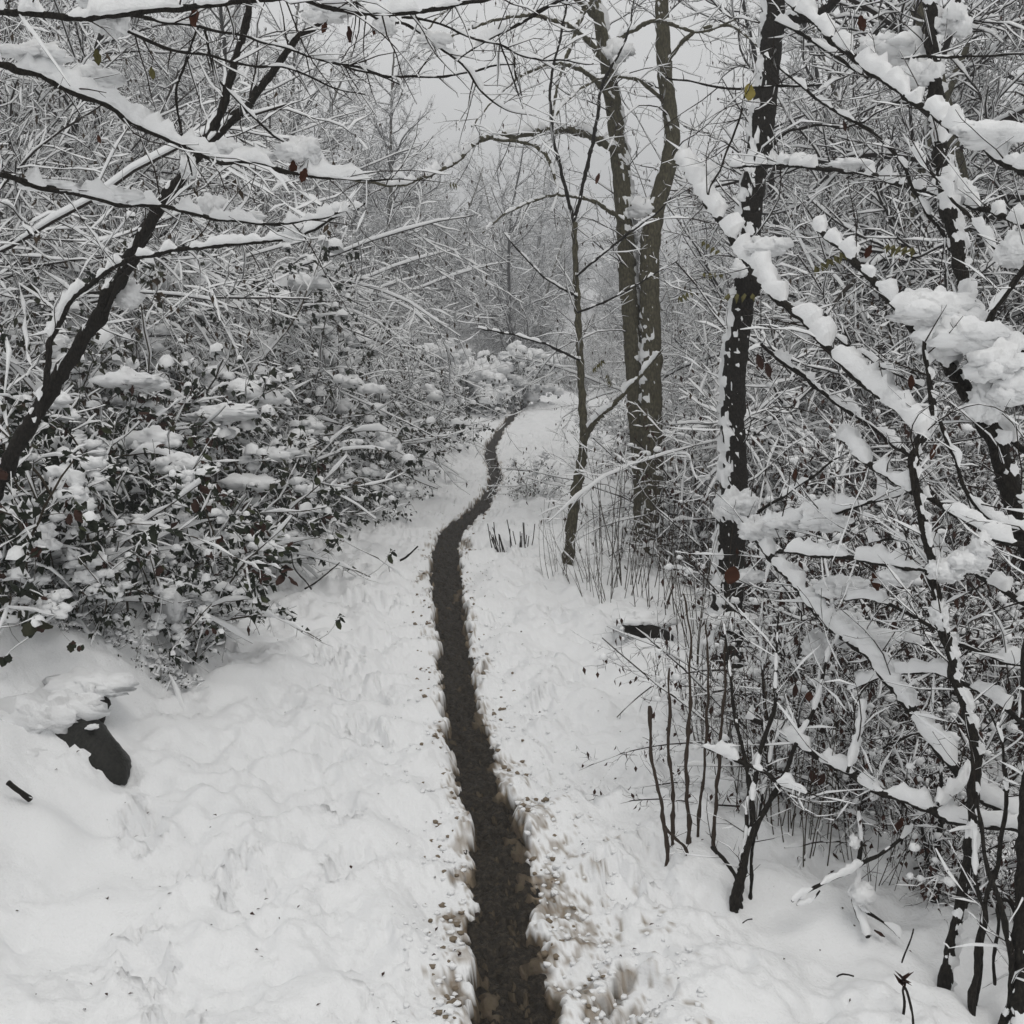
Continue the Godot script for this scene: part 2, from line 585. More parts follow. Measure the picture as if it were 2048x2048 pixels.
# S: seg, wig, lift, sides, snow, k, cover, freq, dens, start, ang, ratio, thin (arrays by level), levels, leaf (a Callable or null)
func grow(bk: Geo, sn: Geo, p: Vector3, d: Vector3, l: float, r: float, lev: int, S: Dictionary) -> void:
	var n: int = clampi(int(l / S.seg[lev]), 2, 14)
	var pts := PackedVector3Array([p])
	var rad := PackedFloat32Array([r])
	var at := p
	var wig: float = S.wig[lev]
	var lift: float = S.lift[lev]
	var bend: Vector3 = rv() * S.bend
	for i in n:
		d = (d + rv() * wig + bend + Vector3.UP * lift).normalized()
		at += d * (l / n)
		pts.append(at)
		rad.append(r * lerpf(1.0, S.thin[lev], float(i + 1) / n))
	bk.tube(pts, rad, S.sides[lev])
	if S.snow[lev] > 0.0 and rg.randf() < S.snowy:
		sn.snow(pts, rad, minf(S.snow[lev] * rg.randf_range(0.5, 1.25), r * S.fat + 0.002), S.cover, S.freq, S.k[lev], rg.randf() * 50.0)
	if lev < S.levels:
		var c: int = int(l * S.dens[lev] * rg.randf_range(0.8, 1.2) + rg.randf())
		for i in c:
			var t := rg.randf_range(S.start[lev], 1.0) * n
			var a := mini(int(t), n - 1)
			var q := pts[a].lerp(pts[a + 1], t - a)
			var dd := (pts[a + 1] - pts[a]).normalized()
			var side := dd.cross(rv()).normalized()
			var an: float = S.ang[lev] * rg.randf_range(0.7, 1.25)
			var cl: float = S.ratio[lev] * l * (1.15 - 0.65 * t / n) * rg.randf_range(0.6, 1.2)
			grow(bk, sn, q, dd * cos(an) + side * sin(an), cl, minf(rad[a] * 0.8, maxf(S.rmin, rad[a] * S.slim[lev])), lev + 1, S)
	elif S.has("leaf"):
		S.leaf.call(pts)


func twig_spec(o := {}) -> Dictionary:
	var S := {
		"levels": 2, "seg": [0.04, 0.025, 0.012], "wig": [0.26, 0.32, 0.3], "lift": [0.02, 0.03, 0.03], "sides": [4, 3, 3], "snow": [0.011, 0.008, 0.0], "k": [6, 5, 4], "cover": 0.55, "freq": 24.0, "snowy": 1.0,
		"dens": [9.0, 22.0, 0.0], "start": [0.08, 0.1, 0.0], "ang": [0.95, 1.0, 1.0], "ratio": [0.42, 0.12, 0.0], "thin": [0.4, 0.5, 0.6], "rmin": 0.0012, "slim": [0.5, 0.6], "bend": 0.16, "fat": 3.0,
	}
	S.merge(o, true)
	return S


# side twigs along a limb
func dress(bk: Geo, sn: Geo, L: Array, per_m: float, length: float, r: float, S: Dictionary, from := 0.0, up := 0.0) -> void:
	var p: PackedVector3Array = L[0]
	var total := 0.0
	for i in p.size() - 1:
		total += p[i].distance_to(p[i + 1])
	for i in int(total * per_m):
		var a := int(rg.randf_range(from, 0.999) * (p.size() - 1))
		var d := (p[a + 1] - p[a]).normalized()
		var side := d.cross(rv()).normalized()
		side = (side + Vector3.UP * up).normalized()
		var an := rg.randf_range(0.6, 1.25)
		grow(bk, sn, p[a], d * cos(an) + side * sin(an), length * rg.randf_range(0.3, 1.2), minf(r, L[1][a] * 0.6), 0, S)


# one limb of a tree near the camera: bark, with the snow that lies on it
func hero(tree: Node, called: String, ctrl: Array, o := {}) -> Array:
	var foot: Vector4 = ctrl[0]
	if (called == "stem" or called == "trunk") and foot.y < ground_y(foot.x, foot.z) + 0.3:
		ctrl = [Vector4(foot.x, foot.y - 0.22, foot.z, foot.w * 1.05)] + ctrl   # rooted under the snow
	var step: float = o.get("step", 0.014)
	var L := limb(ctrl, step, o.get("wob", 0.004), o.get("knots", 0.35))
	var g := Geo.new()
	g.tube(L[0], L[1], o.get("sides", 9), o.get("rough", 0.25), o.get("freq", 60.0))
	var b := part(called, g, M[o.get("bark", "dark_bark")], tree)
	var th: float = o.get("snow", 0.0)
	if th > 0.0:
		var s := Geo.new()
		s.snow(L[0], L[1], th, o.get("cover", 0.7), o.get("sfreq", 11.0), o.get("k", 11), rg.randf() * 50.0)
		part("snow_cover", s, M.snow, b)
	return L


# snow frozen on to the side of a trunk: a rough skin that comes out of the bark where the wind drove it
func plaster(parent: Node, L: Array, towards: Vector3, bias: float, thick: float, freq: float) -> void:
	var g := Geo.new()
	var p: PackedVector3Array = L[0]
	var r: PackedFloat32Array = L[1]
	var k := 26
	for i in p.size():
		var t := (p[mini(i + 1, p.size() - 1)] - p[maxi(i - 1, 0)]).normalized()
		var a := t.cross(Vector3.BACK).normalized()
		var b := t.cross(a)
		for j in k:
			var an := TAU * j / k
			var d := a * cos(an) + b * sin(an)
			var e := p[i] + d * r[i]
			var q := 0.8 * Geo.nz.get_noise_3d(e.x * freq, e.y * freq * 0.7, e.z * freq) + 0.5 * Geo.nz.get_noise_3d(e.x * freq * 3.1, e.y * freq * 2.4, e.z * freq * 3.1)
			q += 0.35 * Geo.nz.get_noise_3d(e.x * 1.3, e.y * 1.3, e.z * 1.3)
			q = q + d.dot(towards) * 0.9 - bias
			var h := thick * clampf(q * 2.2, -1.0, 1.0)
			if q < 0.0:
				h = -r[i] * 0.3
			g.v.append(p[i] + d * (r[i] + h))
			g.n.append(d)
	g.rings(0, p.size(), k)
	part("frozen_snow", g, M.snow, parent, "stuff")


func snow_pile(parent: Node, at: Vector3, size: Vector3, lumps: int, called := "snow_clump") -> void:
	var g := Geo.new()
	heap(g, at, size, lumps)
	part(called, g, M.snow, parent)


func heap(g: Geo, at: Vector3, size: Vector3, lumps: int) -> void:
	var f := 1.5 / maxf(size.x, size.z)
	g.blob(at, size * Vector3(0.95, 1.0, 0.95), 36, 0.4, f, 0.6)
	for i in mini(lumps, 7):
		var o := Vector3(rg.randf_range(-0.75, 0.75) * size.x, rg.randf_range(-0.5, 0.35) * size.y, rg.randf_range(-0.75, 0.75) * size.z)
		g.blob(at + o, size * rg.randf_range(0.4, 0.7) * Vector3(1, 1.1, 1), 22, 0.4, f * 1.5, 0.6)


func dead_leaf_mesh(l: float, w: float, curl: float, lobes := 0.0) -> ArrayMesh:
	var g := Geo.new()
	var nr := 9
	var nc := 5
	for i in nr:
		var t := float(i) / (nr - 1)
		var half := w * 0.5 * pow(sin(PI * clampf(t * 0.94 + 0.03, 0, 1)), 0.8) * (1.0 + lobes * sin(t * 19.0))
		for j in nc:
			var s := (j - 2) / 2.0
			g.v.append(Vector3(half * s * (1.0 - 0.3 * curl * absf(s)), -l * t, curl * w * (0.35 * s * s + 0.5 * (t - 0.5) * (t - 0.5)) + 0.06 * w * sin(t * 9.0 + s * 3.0)))
	normals(g, nr, nc)
	return g.mesh()


# -------------------------------------------------------------------- plants that are built once and set out many times
var ivy_blades := []
var protos := {}
var placed := {}


func proto(key: String, called: String) -> Node3D:
	var o := Node3D.new()
	o.name = called
	protos[key] = o
	return o


func put(key: String, at: Vector3, turn: float, scale: float, label: String, category: String, group := "", tilt := Vector2.ZERO) -> Node3D:
	var first: bool = not placed.has(key)
	var o: Node3D = protos[key] if first else protos[key].duplicate()
	var base: String = placed.get(key, protos[key].name)
	if first:
		placed[key] = base
	o.name = numbered(base)
	add_child(o)
	o.position = at
	o.rotation = Vector3(tilt.x, turn, tilt.y)
	o.scale = Vector3.ONE * scale
	mark(o, label, category, group)
	return o


func bare_tree(key: String, h: float, r: float, S: Dictionary, lean: Vector3, bark: String) -> void:
	var o := proto(key, "bare_tree")
	var ctrl := []
	var p := Vector3(0, -0.15, 0)
	var d := Vector3.UP
	for i in 8:
		ctrl.append(Vector4(p.x, p.y, p.z, r * (1.0 - 0.11 * i)))
		d = (d + rv() * 0.16 + lean * 0.12 + Vector3.UP * 0.1).normalized()
		p += d * h / 7.0
	var L := limb(ctrl, 0.12, 0.01, 0.1)
	var g := Geo.new()
	g.tube(L[0], L[1], 8, 0.1, 12.0)
	part("trunk", g, M[bark], o)
	var bk := Geo.new()
	var sn := Geo.new()
	var pts: PackedVector3Array = L[0]
	var c: int = S.limbs
	for i in c:
		var t := lerpf(S.low, 0.99, float(i) / c)
		var a := int(t * (pts.size() - 1))
		var ph := rg.randf() * TAU
		var up := rg.randf_range(0.1, 0.8)
		grow(bk, sn, pts[a], Vector3(cos(ph), up, sin(ph)).normalized(), h * S.reach * (1.2 - 0.75 * t) * rg.randf_range(0.7, 1.2), L[1][a] * 0.45 + 0.003, 0, S)
	part("twig_growth", bk, M.twig_bark, o, "stuff")
	part("snow_on_twigs", sn, M.snow, o, "stuff")


func bare_shrub(key: String, called: String, stems: int, h: float, r: float, spread: float, lean: Vector3, S: Dictionary, bark: String) -> void:
	var o := proto(key, called)
	var bk := Geo.new()
	var sn := Geo.new()
	for i in stems:
		var ph := rg.randf() * TAU
		var out := rg.randf_range(0.1, 1.0) * spread
		var d := (Vector3(cos(ph) * out, 1.0, sin(ph) * out) + lean).normalized()
		grow(bk, sn, Vector3(cos(ph), 0, sin(ph)) * rg.randf() * 0.16 + Vector3(0, -0.08, 0), d, h * rg.randf_range(0.6, 1.1), r * rg.randf_range(0.7, 1.2), 0, S)
	part("twig_growth", bk, M[bark], o, "stuff")
	part("snow_on_twigs", sn, M.snow, o, "stuff")


# arching leafy stems with snow caught on their leaves, in pads and heaps
func leafy_shrub(key: String, called: String, stems: int, h: float, spread: float, S0: Dictionary, ll: float, ps: float, heaps: int, lm: Array, own := 0, pad_share := 0.2) -> void:
	var blades := []
	var lf := [Geo.new(), Geo.new()]
	var sn := Geo.new()
	var tips := PackedVector3Array()
	var S := S0.duplicate()
	S.leaf = func(p):
		var q: Vector3 = p[p.size() - 1]
		if q.y < -0.02:
			return
		tips.append(q)
		for i in 3:
			var a: Vector3 = p[rg.randi_range(0, p.size() - 1)]
			var d := (Vector3(a.x, 0, a.z).normalized() * 0.6 + Vector3(0, rg.randf_range(-1.3, 0.1), 0) + rv() * 0.8).normalized()
			var w := (Vector3.UP + rv() * 0.8).normalized()
			if own > 0 and rg.randf() < 0.8:
				blades.append([a, d, w])
			else:
				lf[0 if rg.randf() < 0.7 else 1].leaf(a, d, w, ll * rg.randf_range(0.55, 1.2), ll * rg.randf_range(0.45, 0.8))
		if rg.randf() < pad_share:
			var s := ps * rg.randf_range(0.3, 0.85)
			sn.pad(q - Vector3(0, s * 0.2, 0), s, s * rg.randf_range(0.9, 1.5), rg.randf() * TAU, Vector3(0, rg.randf_range(-0.4, 0.4), 0))
	bare_shrub(key, called, stems, h, 0.006, spread, Vector3.ZERO, S, "bramble_bark")
	var o: Node3D = protos[key]
	# heaps of snow where many tips lie together
	for i in heaps:
		var c := tips[rg.randi_range(0, tips.size() - 1)]
		if c.y < h * 0.15:
			continue
		var run := Vector3(c.x, rg.randf_range(-0.6, 0.2), c.z).normalized() * ps
		for j in rg.randi_range(6, 11):
			var e := c + run * rg.randf_range(-2.2, 1.8) + Vector3(rg.randf_range(-1, 1), rg.randf_range(-0.35, 0.35), rg.randf_range(-1, 1)) * ps * 0.8
			var s := ps * rg.randf_range(0.5, 1.1)
			sn.blob(e, Vector3(s * 1.2, s * 0.8, s * 1.1), 9, 0.45, 1.4 / s, 0.6)
	blades.sort_custom(func(a, b): return Vector2(a[0].x, a[0].z).length() + a[0].y > Vector2(b[0].x, b[0].z).length() + b[0].y)
	for i in blades.size():
		var b: Array = blades[i]
		if i >= own:
			lf[0].leaf(b[0], b[1], b[2], ll * rg.randf_range(0.55, 1.2), ll * rg.randf_range(0.45, 0.8))
			continue
		var one := part("leaf", ivy_blades[i % 3], M[lm[0 if rg.randf() < 0.72 else 1] if rg.randf() < 0.84 else "dark_dead_leaf"], o)
		var side: Vector3 = b[1].cross(b[2]).normalized()
		one.transform = Transform3D(Basis(side, -b[1], side.cross(-b[1])).scaled(Vector3.ONE * ll * rg.randf_range(0.7, 1.25)), b[0])
	part("leaf_growth", lf[0], M[lm[0]], o, "stuff")
	part("faded_leaf_growth", lf[1], M[lm[1]], o, "stuff")
	part("snow_on_leaves", sn, M.snow, o, "stuff")


func build_prototypes() -> void:
	for e in [[0.75, 0.25, 0.12], [0.85, 0.45, 0.2], [0.65, 0.6, 0.06]]:
		ivy_blades.append(dead_leaf_mesh(1.0, e[0], e[1], e[2]))
	var hung := [Geo.new()]
	var speck := func(p):
		if rg.randf() < 0.3:
			hung[0].leaf(p[p.size() - 1], (Vector3.DOWN + rv() * 0.5).normalized(), rv().normalized(), rg.randf_range(0.03, 0.055), 0.02, 0.15)
	var clots := [Geo.new()]
	var clot := func(p):
		speck.call(p)
		if rg.randf() < 0.11:
			var q := rg.randf_range(0.008, 0.026)
			clots[0].blob(p[0] + Vector3.UP * q * 0.5, Vector3(q * 1.2, q * 0.9, q), 8, 0.25, 40.0, 0.6)
	var wood := twig_spec({"levels": 2, "limbs": 36, "low": 0.1, "reach": 0.36, "seg": [0.16, 0.1, 0.12], "wig": [0.16, 0.22, 0.4], "bend": 0.13, "fat": 6.0, "sides": [4, 3, 3], "snow": [0.03, 0.022, 0.018], "k": [5, 4, 4], "dens": [6.3, 11.0, 0.0], "ratio": [0.42, 0.34, 0.0], "ang": [0.8, 0.95, 0.9], "lift": [0.04, 0.01, -0.03], "cover": 0.76, "freq": 16.0, "rmin": 0.0026, "slim": [0.5, 0.6], "thin": [0.35, 0.5, 0.6], "leaf": speck})
	for e in [["tree_a", 7.5, 0.075, Vector3(0.3, 0, 0), "dark_bark"], ["tree_b", 6.2, 0.06, Vector3(-0.4, 0, 0.2), "dark_bark"], ["tree_c", 8.5, 0.09, Vector3(0.1, 0, -0.2), "hazel_bark"]]:
		hung[0] = Geo.new()
		bare_tree(e[0], e[1], e[2], wood, e[3], e[4])
		part("withered_leaf_growth", hung[0], M.dark_dead_leaf, protos[e[0]], "stuff")
	var bush := twig_spec({"seg": [0.12, 0.06, 0.07], "sides": [4, 3, 3], "snow": [0.018, 0.014, 0.011], "k": [6, 4, 4], "dens": [8.5, 15.0, 0.0], "ratio": [0.38, 0.34, 0.0], "lift": [-0.015, -0.02, -0.02], "wig": [0.12, 0.22, 0.3], "bend": 0.15, "fat": 5.5, "cover": 0.7, "freq": 18.0, "rmin": 0.0018, "leaf": speck})
	for e in [["shrub_a", 15, 2.4, 0.010, 0.75, Vector3(0.35, 0, 0), "twig_bark"], ["shrub_b", 13, 2.0, 0.009, 0.95, Vector3(0.5, 0, 0.1), "twig_bark"], ["shrub_c", 17, 2.9, 0.012, 0.55, Vector3(0.2, 0, 0), "bramble_bark"]]:
		hung[0] = Geo.new()
		bare_shrub(e[0], "bare_shrub", e[1], e[2], e[3], e[4], e[5], bush, e[6])
		part("withered_leaf_growth", hung[0], M.bramble_leaf_brown, protos[e[0]], "stuff")
	var tall := bush.duplicate()
	tall.merge({"seg": [0.14, 0.08, 0.08], "dens": [6.5, 12.0, 0.0], "ratio": [0.27, 0.3, 0.0], "snow": [0.02, 0.017, 0.014], "cover": 0.72, "freq": 16.0, "lift": [-0.02, -0.02, -0.03], "rmin": 0.0022, "start": [0.15, 0.1, 0.0]}, true)
	for e in [["tall_a", 13, 4.2, 0.014, 0.5, Vector3(0.3, 0, 0), "twig_bark"], ["tall_b", 12, 3.7, 0.013, 0.75, Vector3(0.15, 0, 0.1), "twig_bark"]]:
		hung[0] = Geo.new()
		bare_shrub(e[0], "bare_shrub", e[1], e[2], e[3], e[4], e[5], tall, e[6])
		part("withered_leaf_growth", hung[0], M.bramble_leaf_brown, protos[e[0]], "stuff")
	var tangle := twig_spec({"seg": [0.05, 0.03, 0.02], "sides": [6, 4, 3], "snow": [0.015, 0.008, 0.0], "k": [7, 5, 4], "dens": [14.0, 17.0, 0.0], "ratio": [0.34, 0.26, 0.0], "lift": [-0.02, -0.01, 0.0], "wig": [0.12, 0.28, 0.35], "cover": 0.5, "freq": 20.0, "rmin": 0.0015, "slim": [0.42, 0.5], "leaf": clot})
	for e in [["tangle_a", 11, 1.35, 0.007, 1.2, Vector3(-0.2, 0, 0)], ["tangle_b", 10, 1.5, 0.008, 1.6, Vector3(-0.5, 0, 0.1)], ["tangle_c", 13, 1.1, 0.006, 0.9, Vector3(0.1, 0, 0)]]:
		hung[0] = Geo.new()
		clots[0] = Geo.new()
		bare_shrub(e[0], "thorny_shrub", e[1], e[2], e[3], e[4], e[5], tangle, "twig_bark")
		part("withered_leaf_growth", hung[0], M.dark_dead_leaf, protos[e[0]], "stuff")
		part("snow_clots", clots[0], M.snow, protos[e[0]], "stuff")
	var shoot := twig_spec({"levels": 1, "seg": [0.09, 0.04, 0.03], "sides": [5, 3, 3], "snow": [0.004, 0.005, 0.0], "dens": [7.0, 0.0, 0.0], "ratio": [0.1, 0.0, 0.0], "lift": [0.06, 0.05, 0.0], "wig": [0.05, 0.2, 0.0], "cover": 0.3, "start": [0.2, 0, 0], "rmin": 0.0012, "bend": 0.04})
	bare_shrub("shoots_a", "shoot_clump", 11, 0.85, 0.0032, 0.28, Vector3(0.1, 0, 0), shoot, "bramble_bark")
	bare_shrub("shoots_b", "shoot_clump", 16, 0.6, 0.0026, 0.4, Vector3(0.12, 0, 0), shoot, "bramble_bark")
	var bramble := twig_spec({"levels": 2, "seg": [0.07, 0.045, 0.03], "sides": [5, 3, 3], "snow": [0.021, 0.013, 0.009], "k": [7, 5, 4], "dens": [11.0, 15.0, 0.0], "ratio": [0.32, 0.3, 0.0], "lift": [-0.06, -0.05, -0.05], "bend": 0.2, "wig": [0.2, 0.25, 0.3], "cover": 0.6, "freq": 15.0, "fat": 5.5, "rmin": 0.0018})
	leafy_shrub("mound_a", "bramble_mound", 30, 1.25, 1.5, bramble, 0.034, 0.044, 34, ["bramble_leaf", "bramble_leaf_brown"])
	leafy_shrub("mound_b", "bramble_mound", 32, 1.35, 2.2, bramble, 0.036, 0.046, 42, ["ivy_leaf", "bramble_leaf"])
	leafy_shrub("mound_c", "bramble_mound", 22, 0.8, 1.8, bramble, 0.032, 0.038, 22, ["bramble_leaf", "ivy_leaf"])
	leafy_shrub("capped", "snow_capped_bush", 30, 1.25, 1.9, bramble, 0.05, 0.075, 130, ["ivy_leaf", "bramble_leaf"], 0, 0.5)
	leafy_shrub("ivy_a", "ivy_bush", 16, 0.9, 1.4, bramble, 0.042, 0.03, 34, ["ivy_leaf", "ivy_leaf_pale"], 150, 0.3)
	leafy_shrub("ivy_c", "ivy_bush", 18, 1.15, 1.1, bramble, 0.045, 0.028, 14, ["ivy_leaf", "dark_dead_leaf"], 150, 0.18)
	leafy_shrub("ivy_b", "ivy_bush", 16, 0.8, 2.4, bramble, 0.04, 0.03, 34, ["ivy_leaf", "bramble_leaf"], 150)


# -------------------------------------------------------------------- the named trees
func build_left_trees() -> void:
	var S := twig_spec({"snow": [0.010, 0.006, 0.0], "dens": [11.0, 24.0, 0.0], "ratio": [0.3, 0.06, 0.0], "cover": 0.45})
	# the tree out of the frame on the left whose boughs hang across the top
	var t := thing("overhanging_tree", "bare tree at the left edge, its long snow laden boughs reaching across the top", "tree", Vector3.ZERO)
	var bk := Geo.new()
	var sn := Geo.new()
	hero(t, "trunk", [Vector4(-1.75, -0.1, -1.9, 0.09), Vector4(-1.72, 0.9, -1.95, 0.075), Vector4(-1.75, 1.8, -1.95, 0.065), Vector4(-1.7, 2.8, -2.0, 0.05), Vector4(-1.6, 3.8, -2.1, 0.03)], {"sides": 12, "step": 0.05})
	var all := [
		[[Vector4(-1.72, 2.374, -2.167, 0.0162), Vector4(-1.377, 2.306, -2.174, 0.0109), Vector4(-1.104, 2.274, -2.187, 0.0077), Vector4(-1.003, 2.266, -2.204, 0.0072), Vector4(-0.923, 2.264, -2.222, 0.0073), Vector4(-0.886, 2.276, -2.242, 0.0068), Vector4(-0.825, 2.284, -2.262, 0.0068), Vector4(-0.763, 2.301, -2.284, 0.0063), Vector4(-0.678, 2.318, -2.305, 0.0058), Vector4(-0.602, 2.331, -2.326, 0.0052), Vector4(-0.501, 2.349, -2.348, 0.0047), Vector4(-0.363, 2.381, -2.372, 0.0036)], 0.036, 0.68],
		[[Vector4(-1.72, 2.119, -2.122, 0.0151), Vector4(-1.392, 2.194, -2.176, 0.011), Vector4(-1.105, 2.175, -2.213, 0.0073), Vector4(-1.058, 2.172, -2.254, 0.0069), Vector4(-1.008, 2.155, -2.291, 0.007), Vector4(-0.932, 2.122, -2.326, 0.0071), Vector4(-0.901, 2.11, -2.364, 0.0066), Vector4(-0.88, 2.089, -2.401, 0.0068), Vector4(-0.795, 2.054, -2.436, 0.0063), Vector4(-0.72, 2.026, -2.471, 0.0064), Vector4(-0.693, 2.024, -2.512, 0.0058), Vector4(-0.613, 2.026, -2.553, 0.0053), Vector4(-0.556, 2.013, -2.591, 0.0047), Vector4(-0.47, 2.006, -2.631, 0.0034), Vector4(-0.367, 2.003, -2.671, 0.0028), Vector4(-0.289, 2.015, -2.713, 0.0017)], 0.032, 0.68],
		[[Vector4(-1.72, 1.853, -2.076, 0.014), Vector4(-1.42, 1.941, -2.174, 0.0101), Vector4(-1.15, 1.955, -2.26, 0.007), Vector4(-1.096, 1.95, -2.342, 0.0067), Vector4(-1.011, 1.932, -2.422, 0.0063), Vector4(-0.943, 1.924, -2.503, 0.0058), Vector4(-0.867, 1.929, -2.587, 0.0054), Vector4(-0.785, 1.912, -2.667, 0.0049), Vector4(-0.71, 1.908, -2.75, 0.0043), Vector4(-0.599, 1.918, -2.835, 0.0037), Vector4(-0.51, 1.95, -2.923, 0.003), Vector4(-0.478, 1.983, -3.012, 0.0019)], 0.028, 0.6],
		[[Vector4(-1.806, 2.891, -2.36, 0.0158), Vector4(-1.232, 2.703, -2.372, 0.0104), Vector4(-0.786, 2.516, -2.384, 0.0083), Vector4(-0.489, 2.369, -2.403, 0.006), Vector4(-0.4, 2.354, -2.446, 0.0055), Vector4(-0.333, 2.354, -2.491, 0.0056), Vector4(-0.237, 2.375, -2.54, 0.0051), Vector4(-0.138, 2.407, -2.591, 0.0045), Vector4(-0.048, 2.439, -2.641, 0.004), Vector4(0.046, 2.481, -2.694, 0.0027)], 0.03, 0.6],
		[[Vector4(-0.861, 2.313, -2.36, 0.0041), Vector4(-0.814, 2.32, -2.429, 0.0037), Vector4(-0.749, 2.327, -2.497, 0.0033), Vector4(-0.629, 2.318, -2.564, 0.0028), Vector4(-0.54, 2.305, -2.629, 0.0027), Vector4(-0.363, 2.271, -2.691, 0.0022), Vector4(-0.289, 2.261, -2.757, 0.0014)], 0.006, 0.35],
		[[Vector4(-0.878, 2.282, -2.354, 0.0036), Vector4(-0.777, 2.254, -2.417, 0.0032), Vector4(-0.712, 2.257, -2.485, 0.0029), Vector4(-0.629, 2.258, -2.553, 0.0026), Vector4(-0.54, 2.263, -2.622, 0.0024), Vector4(-0.445, 2.23, -2.684, 0.0019), Vector4(-0.387, 2.233, -2.752, 0.0014)], 0.006, 0.3],
		[[Vector4(-0.422, 2.439, -2.585, 0.0044), Vector4(-0.324, 2.376, -2.617, 0.0039), Vector4(-0.263, 2.381, -2.662, 0.0035), Vector4(-0.185, 2.334, -2.697, 0.0033), Vector4(-0.119, 2.294, -2.734, 0.003), Vector4(-0.079, 2.248, -2.769, 0.0028), Vector4(-0.009, 2.205, -2.805, 0.002), Vector4(0.064, 2.207, -2.849, 0.0015)], 0.016, 0.6],
		[[Vector4(-0.493, 2.302, -2.662, 0.002), Vector4(-0.445, 2.3, -2.696, 0.0027), Vector4(-0.34, 2.279, -2.726, 0.0033), Vector4(-0.233, 2.28, -2.76, 0.0034), Vector4(-0.15, 2.294, -2.796, 0.0031), Vector4(-0.052, 2.327, -2.836, 0.0026), Vector4(0.028, 2.346, -2.873, 0.0015)], 0.007, 0.4],
		[[Vector4(-0.266, 2.368, -2.572, 0.0028), Vector4(-0.193, 2.376, -2.625, 0.0026), Vector4(-0.089, 2.348, -2.67, 0.0027), Vector4(-0.022, 2.345, -2.721, 0.0027), Vector4(0.048, 2.332, -2.769, 0.0025), Vector4(0.134, 2.335, -2.821, 0.0021), Vector4(0.224, 2.343, -2.873, 0.0015)], 0.007, 0.4],
		[[Vector4(-0.143, 2.295, -2.661, 0.0013), Vector4(-0.076, 2.347, -2.691, 0.0024), Vector4(-0.022, 2.38, -2.717, 0.0036), Vector4(0.026, 2.414, -2.743, 0.0041), Vector4(0.117, 2.469, -2.773, 0.0044), Vector4(0.216, 2.523, -2.803, 0.0049)], 0.02, 0.6],
		[[Vector4(-0.036, 2.399, -2.781, 0.0022), Vector4(0.028, 2.229, -2.853, 0.0015), Vector4(0.006, 2.386, -2.982, 0.0021), Vector4(0.014, 2.352, -3.077, 0.0019)], 0.004, 0.2],
		[[Vector4(-0.751, 2.344, -2.568, 0.0028), Vector4(-0.744, 2.259, -2.594, 0.0029), Vector4(-0.703, 2.204, -2.625, 0.0027), Vector4(-0.633, 2.133, -2.653, 0.0027), Vector4(-0.588, 2.104, -2.688, 0.0022), Vector4(-0.527, 2.081, -2.725, 0.0014)], 0.008, 0.35],
		[[Vector4(-0.764, 2.35, -2.569, 0.0026), Vector4(-0.818, 2.242, -2.576, 0.0029), Vector4(-0.837, 2.171, -2.588, 0.0029), Vector4(-0.822, 2.084, -2.599, 0.0027), Vector4(-0.814, 2.01, -2.611, 0.0019)], 0.0, 0.0],
	]
	for i in all.size():
		var L := hero(t, "branch", all[i][0], {"snow": all[i][1], "cover": all[i][2], "sides": 8})
		dress(bk, sn, L, 22.0 if i > 3 else 12.0, 0.28 if i < 4 else 0.17, 0.002, S, 0.3 if i < 4 else 0.05, -0.25)
	part("twig_growth", bk, M.twig_bark, t, "stuff")
	part("snow_on_twigs", sn, M.snow, t, "stuff")
	for a in [[Vector3(-0.894, 2.325, -2.341), Vector3(0.055, 0.04, 0.04), 6], [Vector3(-0.87, 2.283, -2.304), Vector3(0.03, 0.045, 0.03), 4], [Vector3(-1.032, 2.215, -2.292), Vector3(0.06, 0.02, 0.035), 5], [Vector3(-0.974, 2.197, -2.441), Vector3(0.055, 0.028, 0.035), 6], [Vector3(-0.547, 2.065, -2.621), Vector3(0.048, 0.034, 0.04), 6], [Vector3(-0.508, 2.053, -2.639), Vector3(0.022, 0.03, 0.03), 3], [Vector3(-0.708, 2.059, -2.569), Vector3(0.035, 0.026, 0.03), 4], [Vector3(-0.628, 2.055, -2.619), Vector3(0.03, 0.018, 0.025), 3], [Vector3(-1.086, 1.95, -2.397), Vector3(0.06, 0.016, 0.03), 4], [Vector3(-0.958, 1.94, -2.497), Vector3(0.05, 0.02, 0.03), 5], [Vector3(-0.793, 1.941, -2.7), Vector3(0.04, 0.03, 0.03), 4], [Vector3(-0.714, 1.928, -2.799), Vector3(0.035, 0.014, 0.025), 3], [Vector3(-0.457, 2.398, -2.629), Vector3(0.05, 0.03, 0.035), 5], [Vector3(-0.318, 2.366, -2.623), Vector3(0.022, 0.03, 0.022), 3], [Vector3(-0.197, 2.344, -2.67), Vector3(0.04, 0.022, 0.03), 4]]:
		snow_pile(t, a[0], a[1], a[2])
	# the leaning tree with two stems
	t = thing("leaning_tree", "thin dark tree leaning right out of the ivy, forked where the snowy bough crosses it", "tree", Vector3.ZERO)
	bk = Geo.new()
	sn = Geo.new()
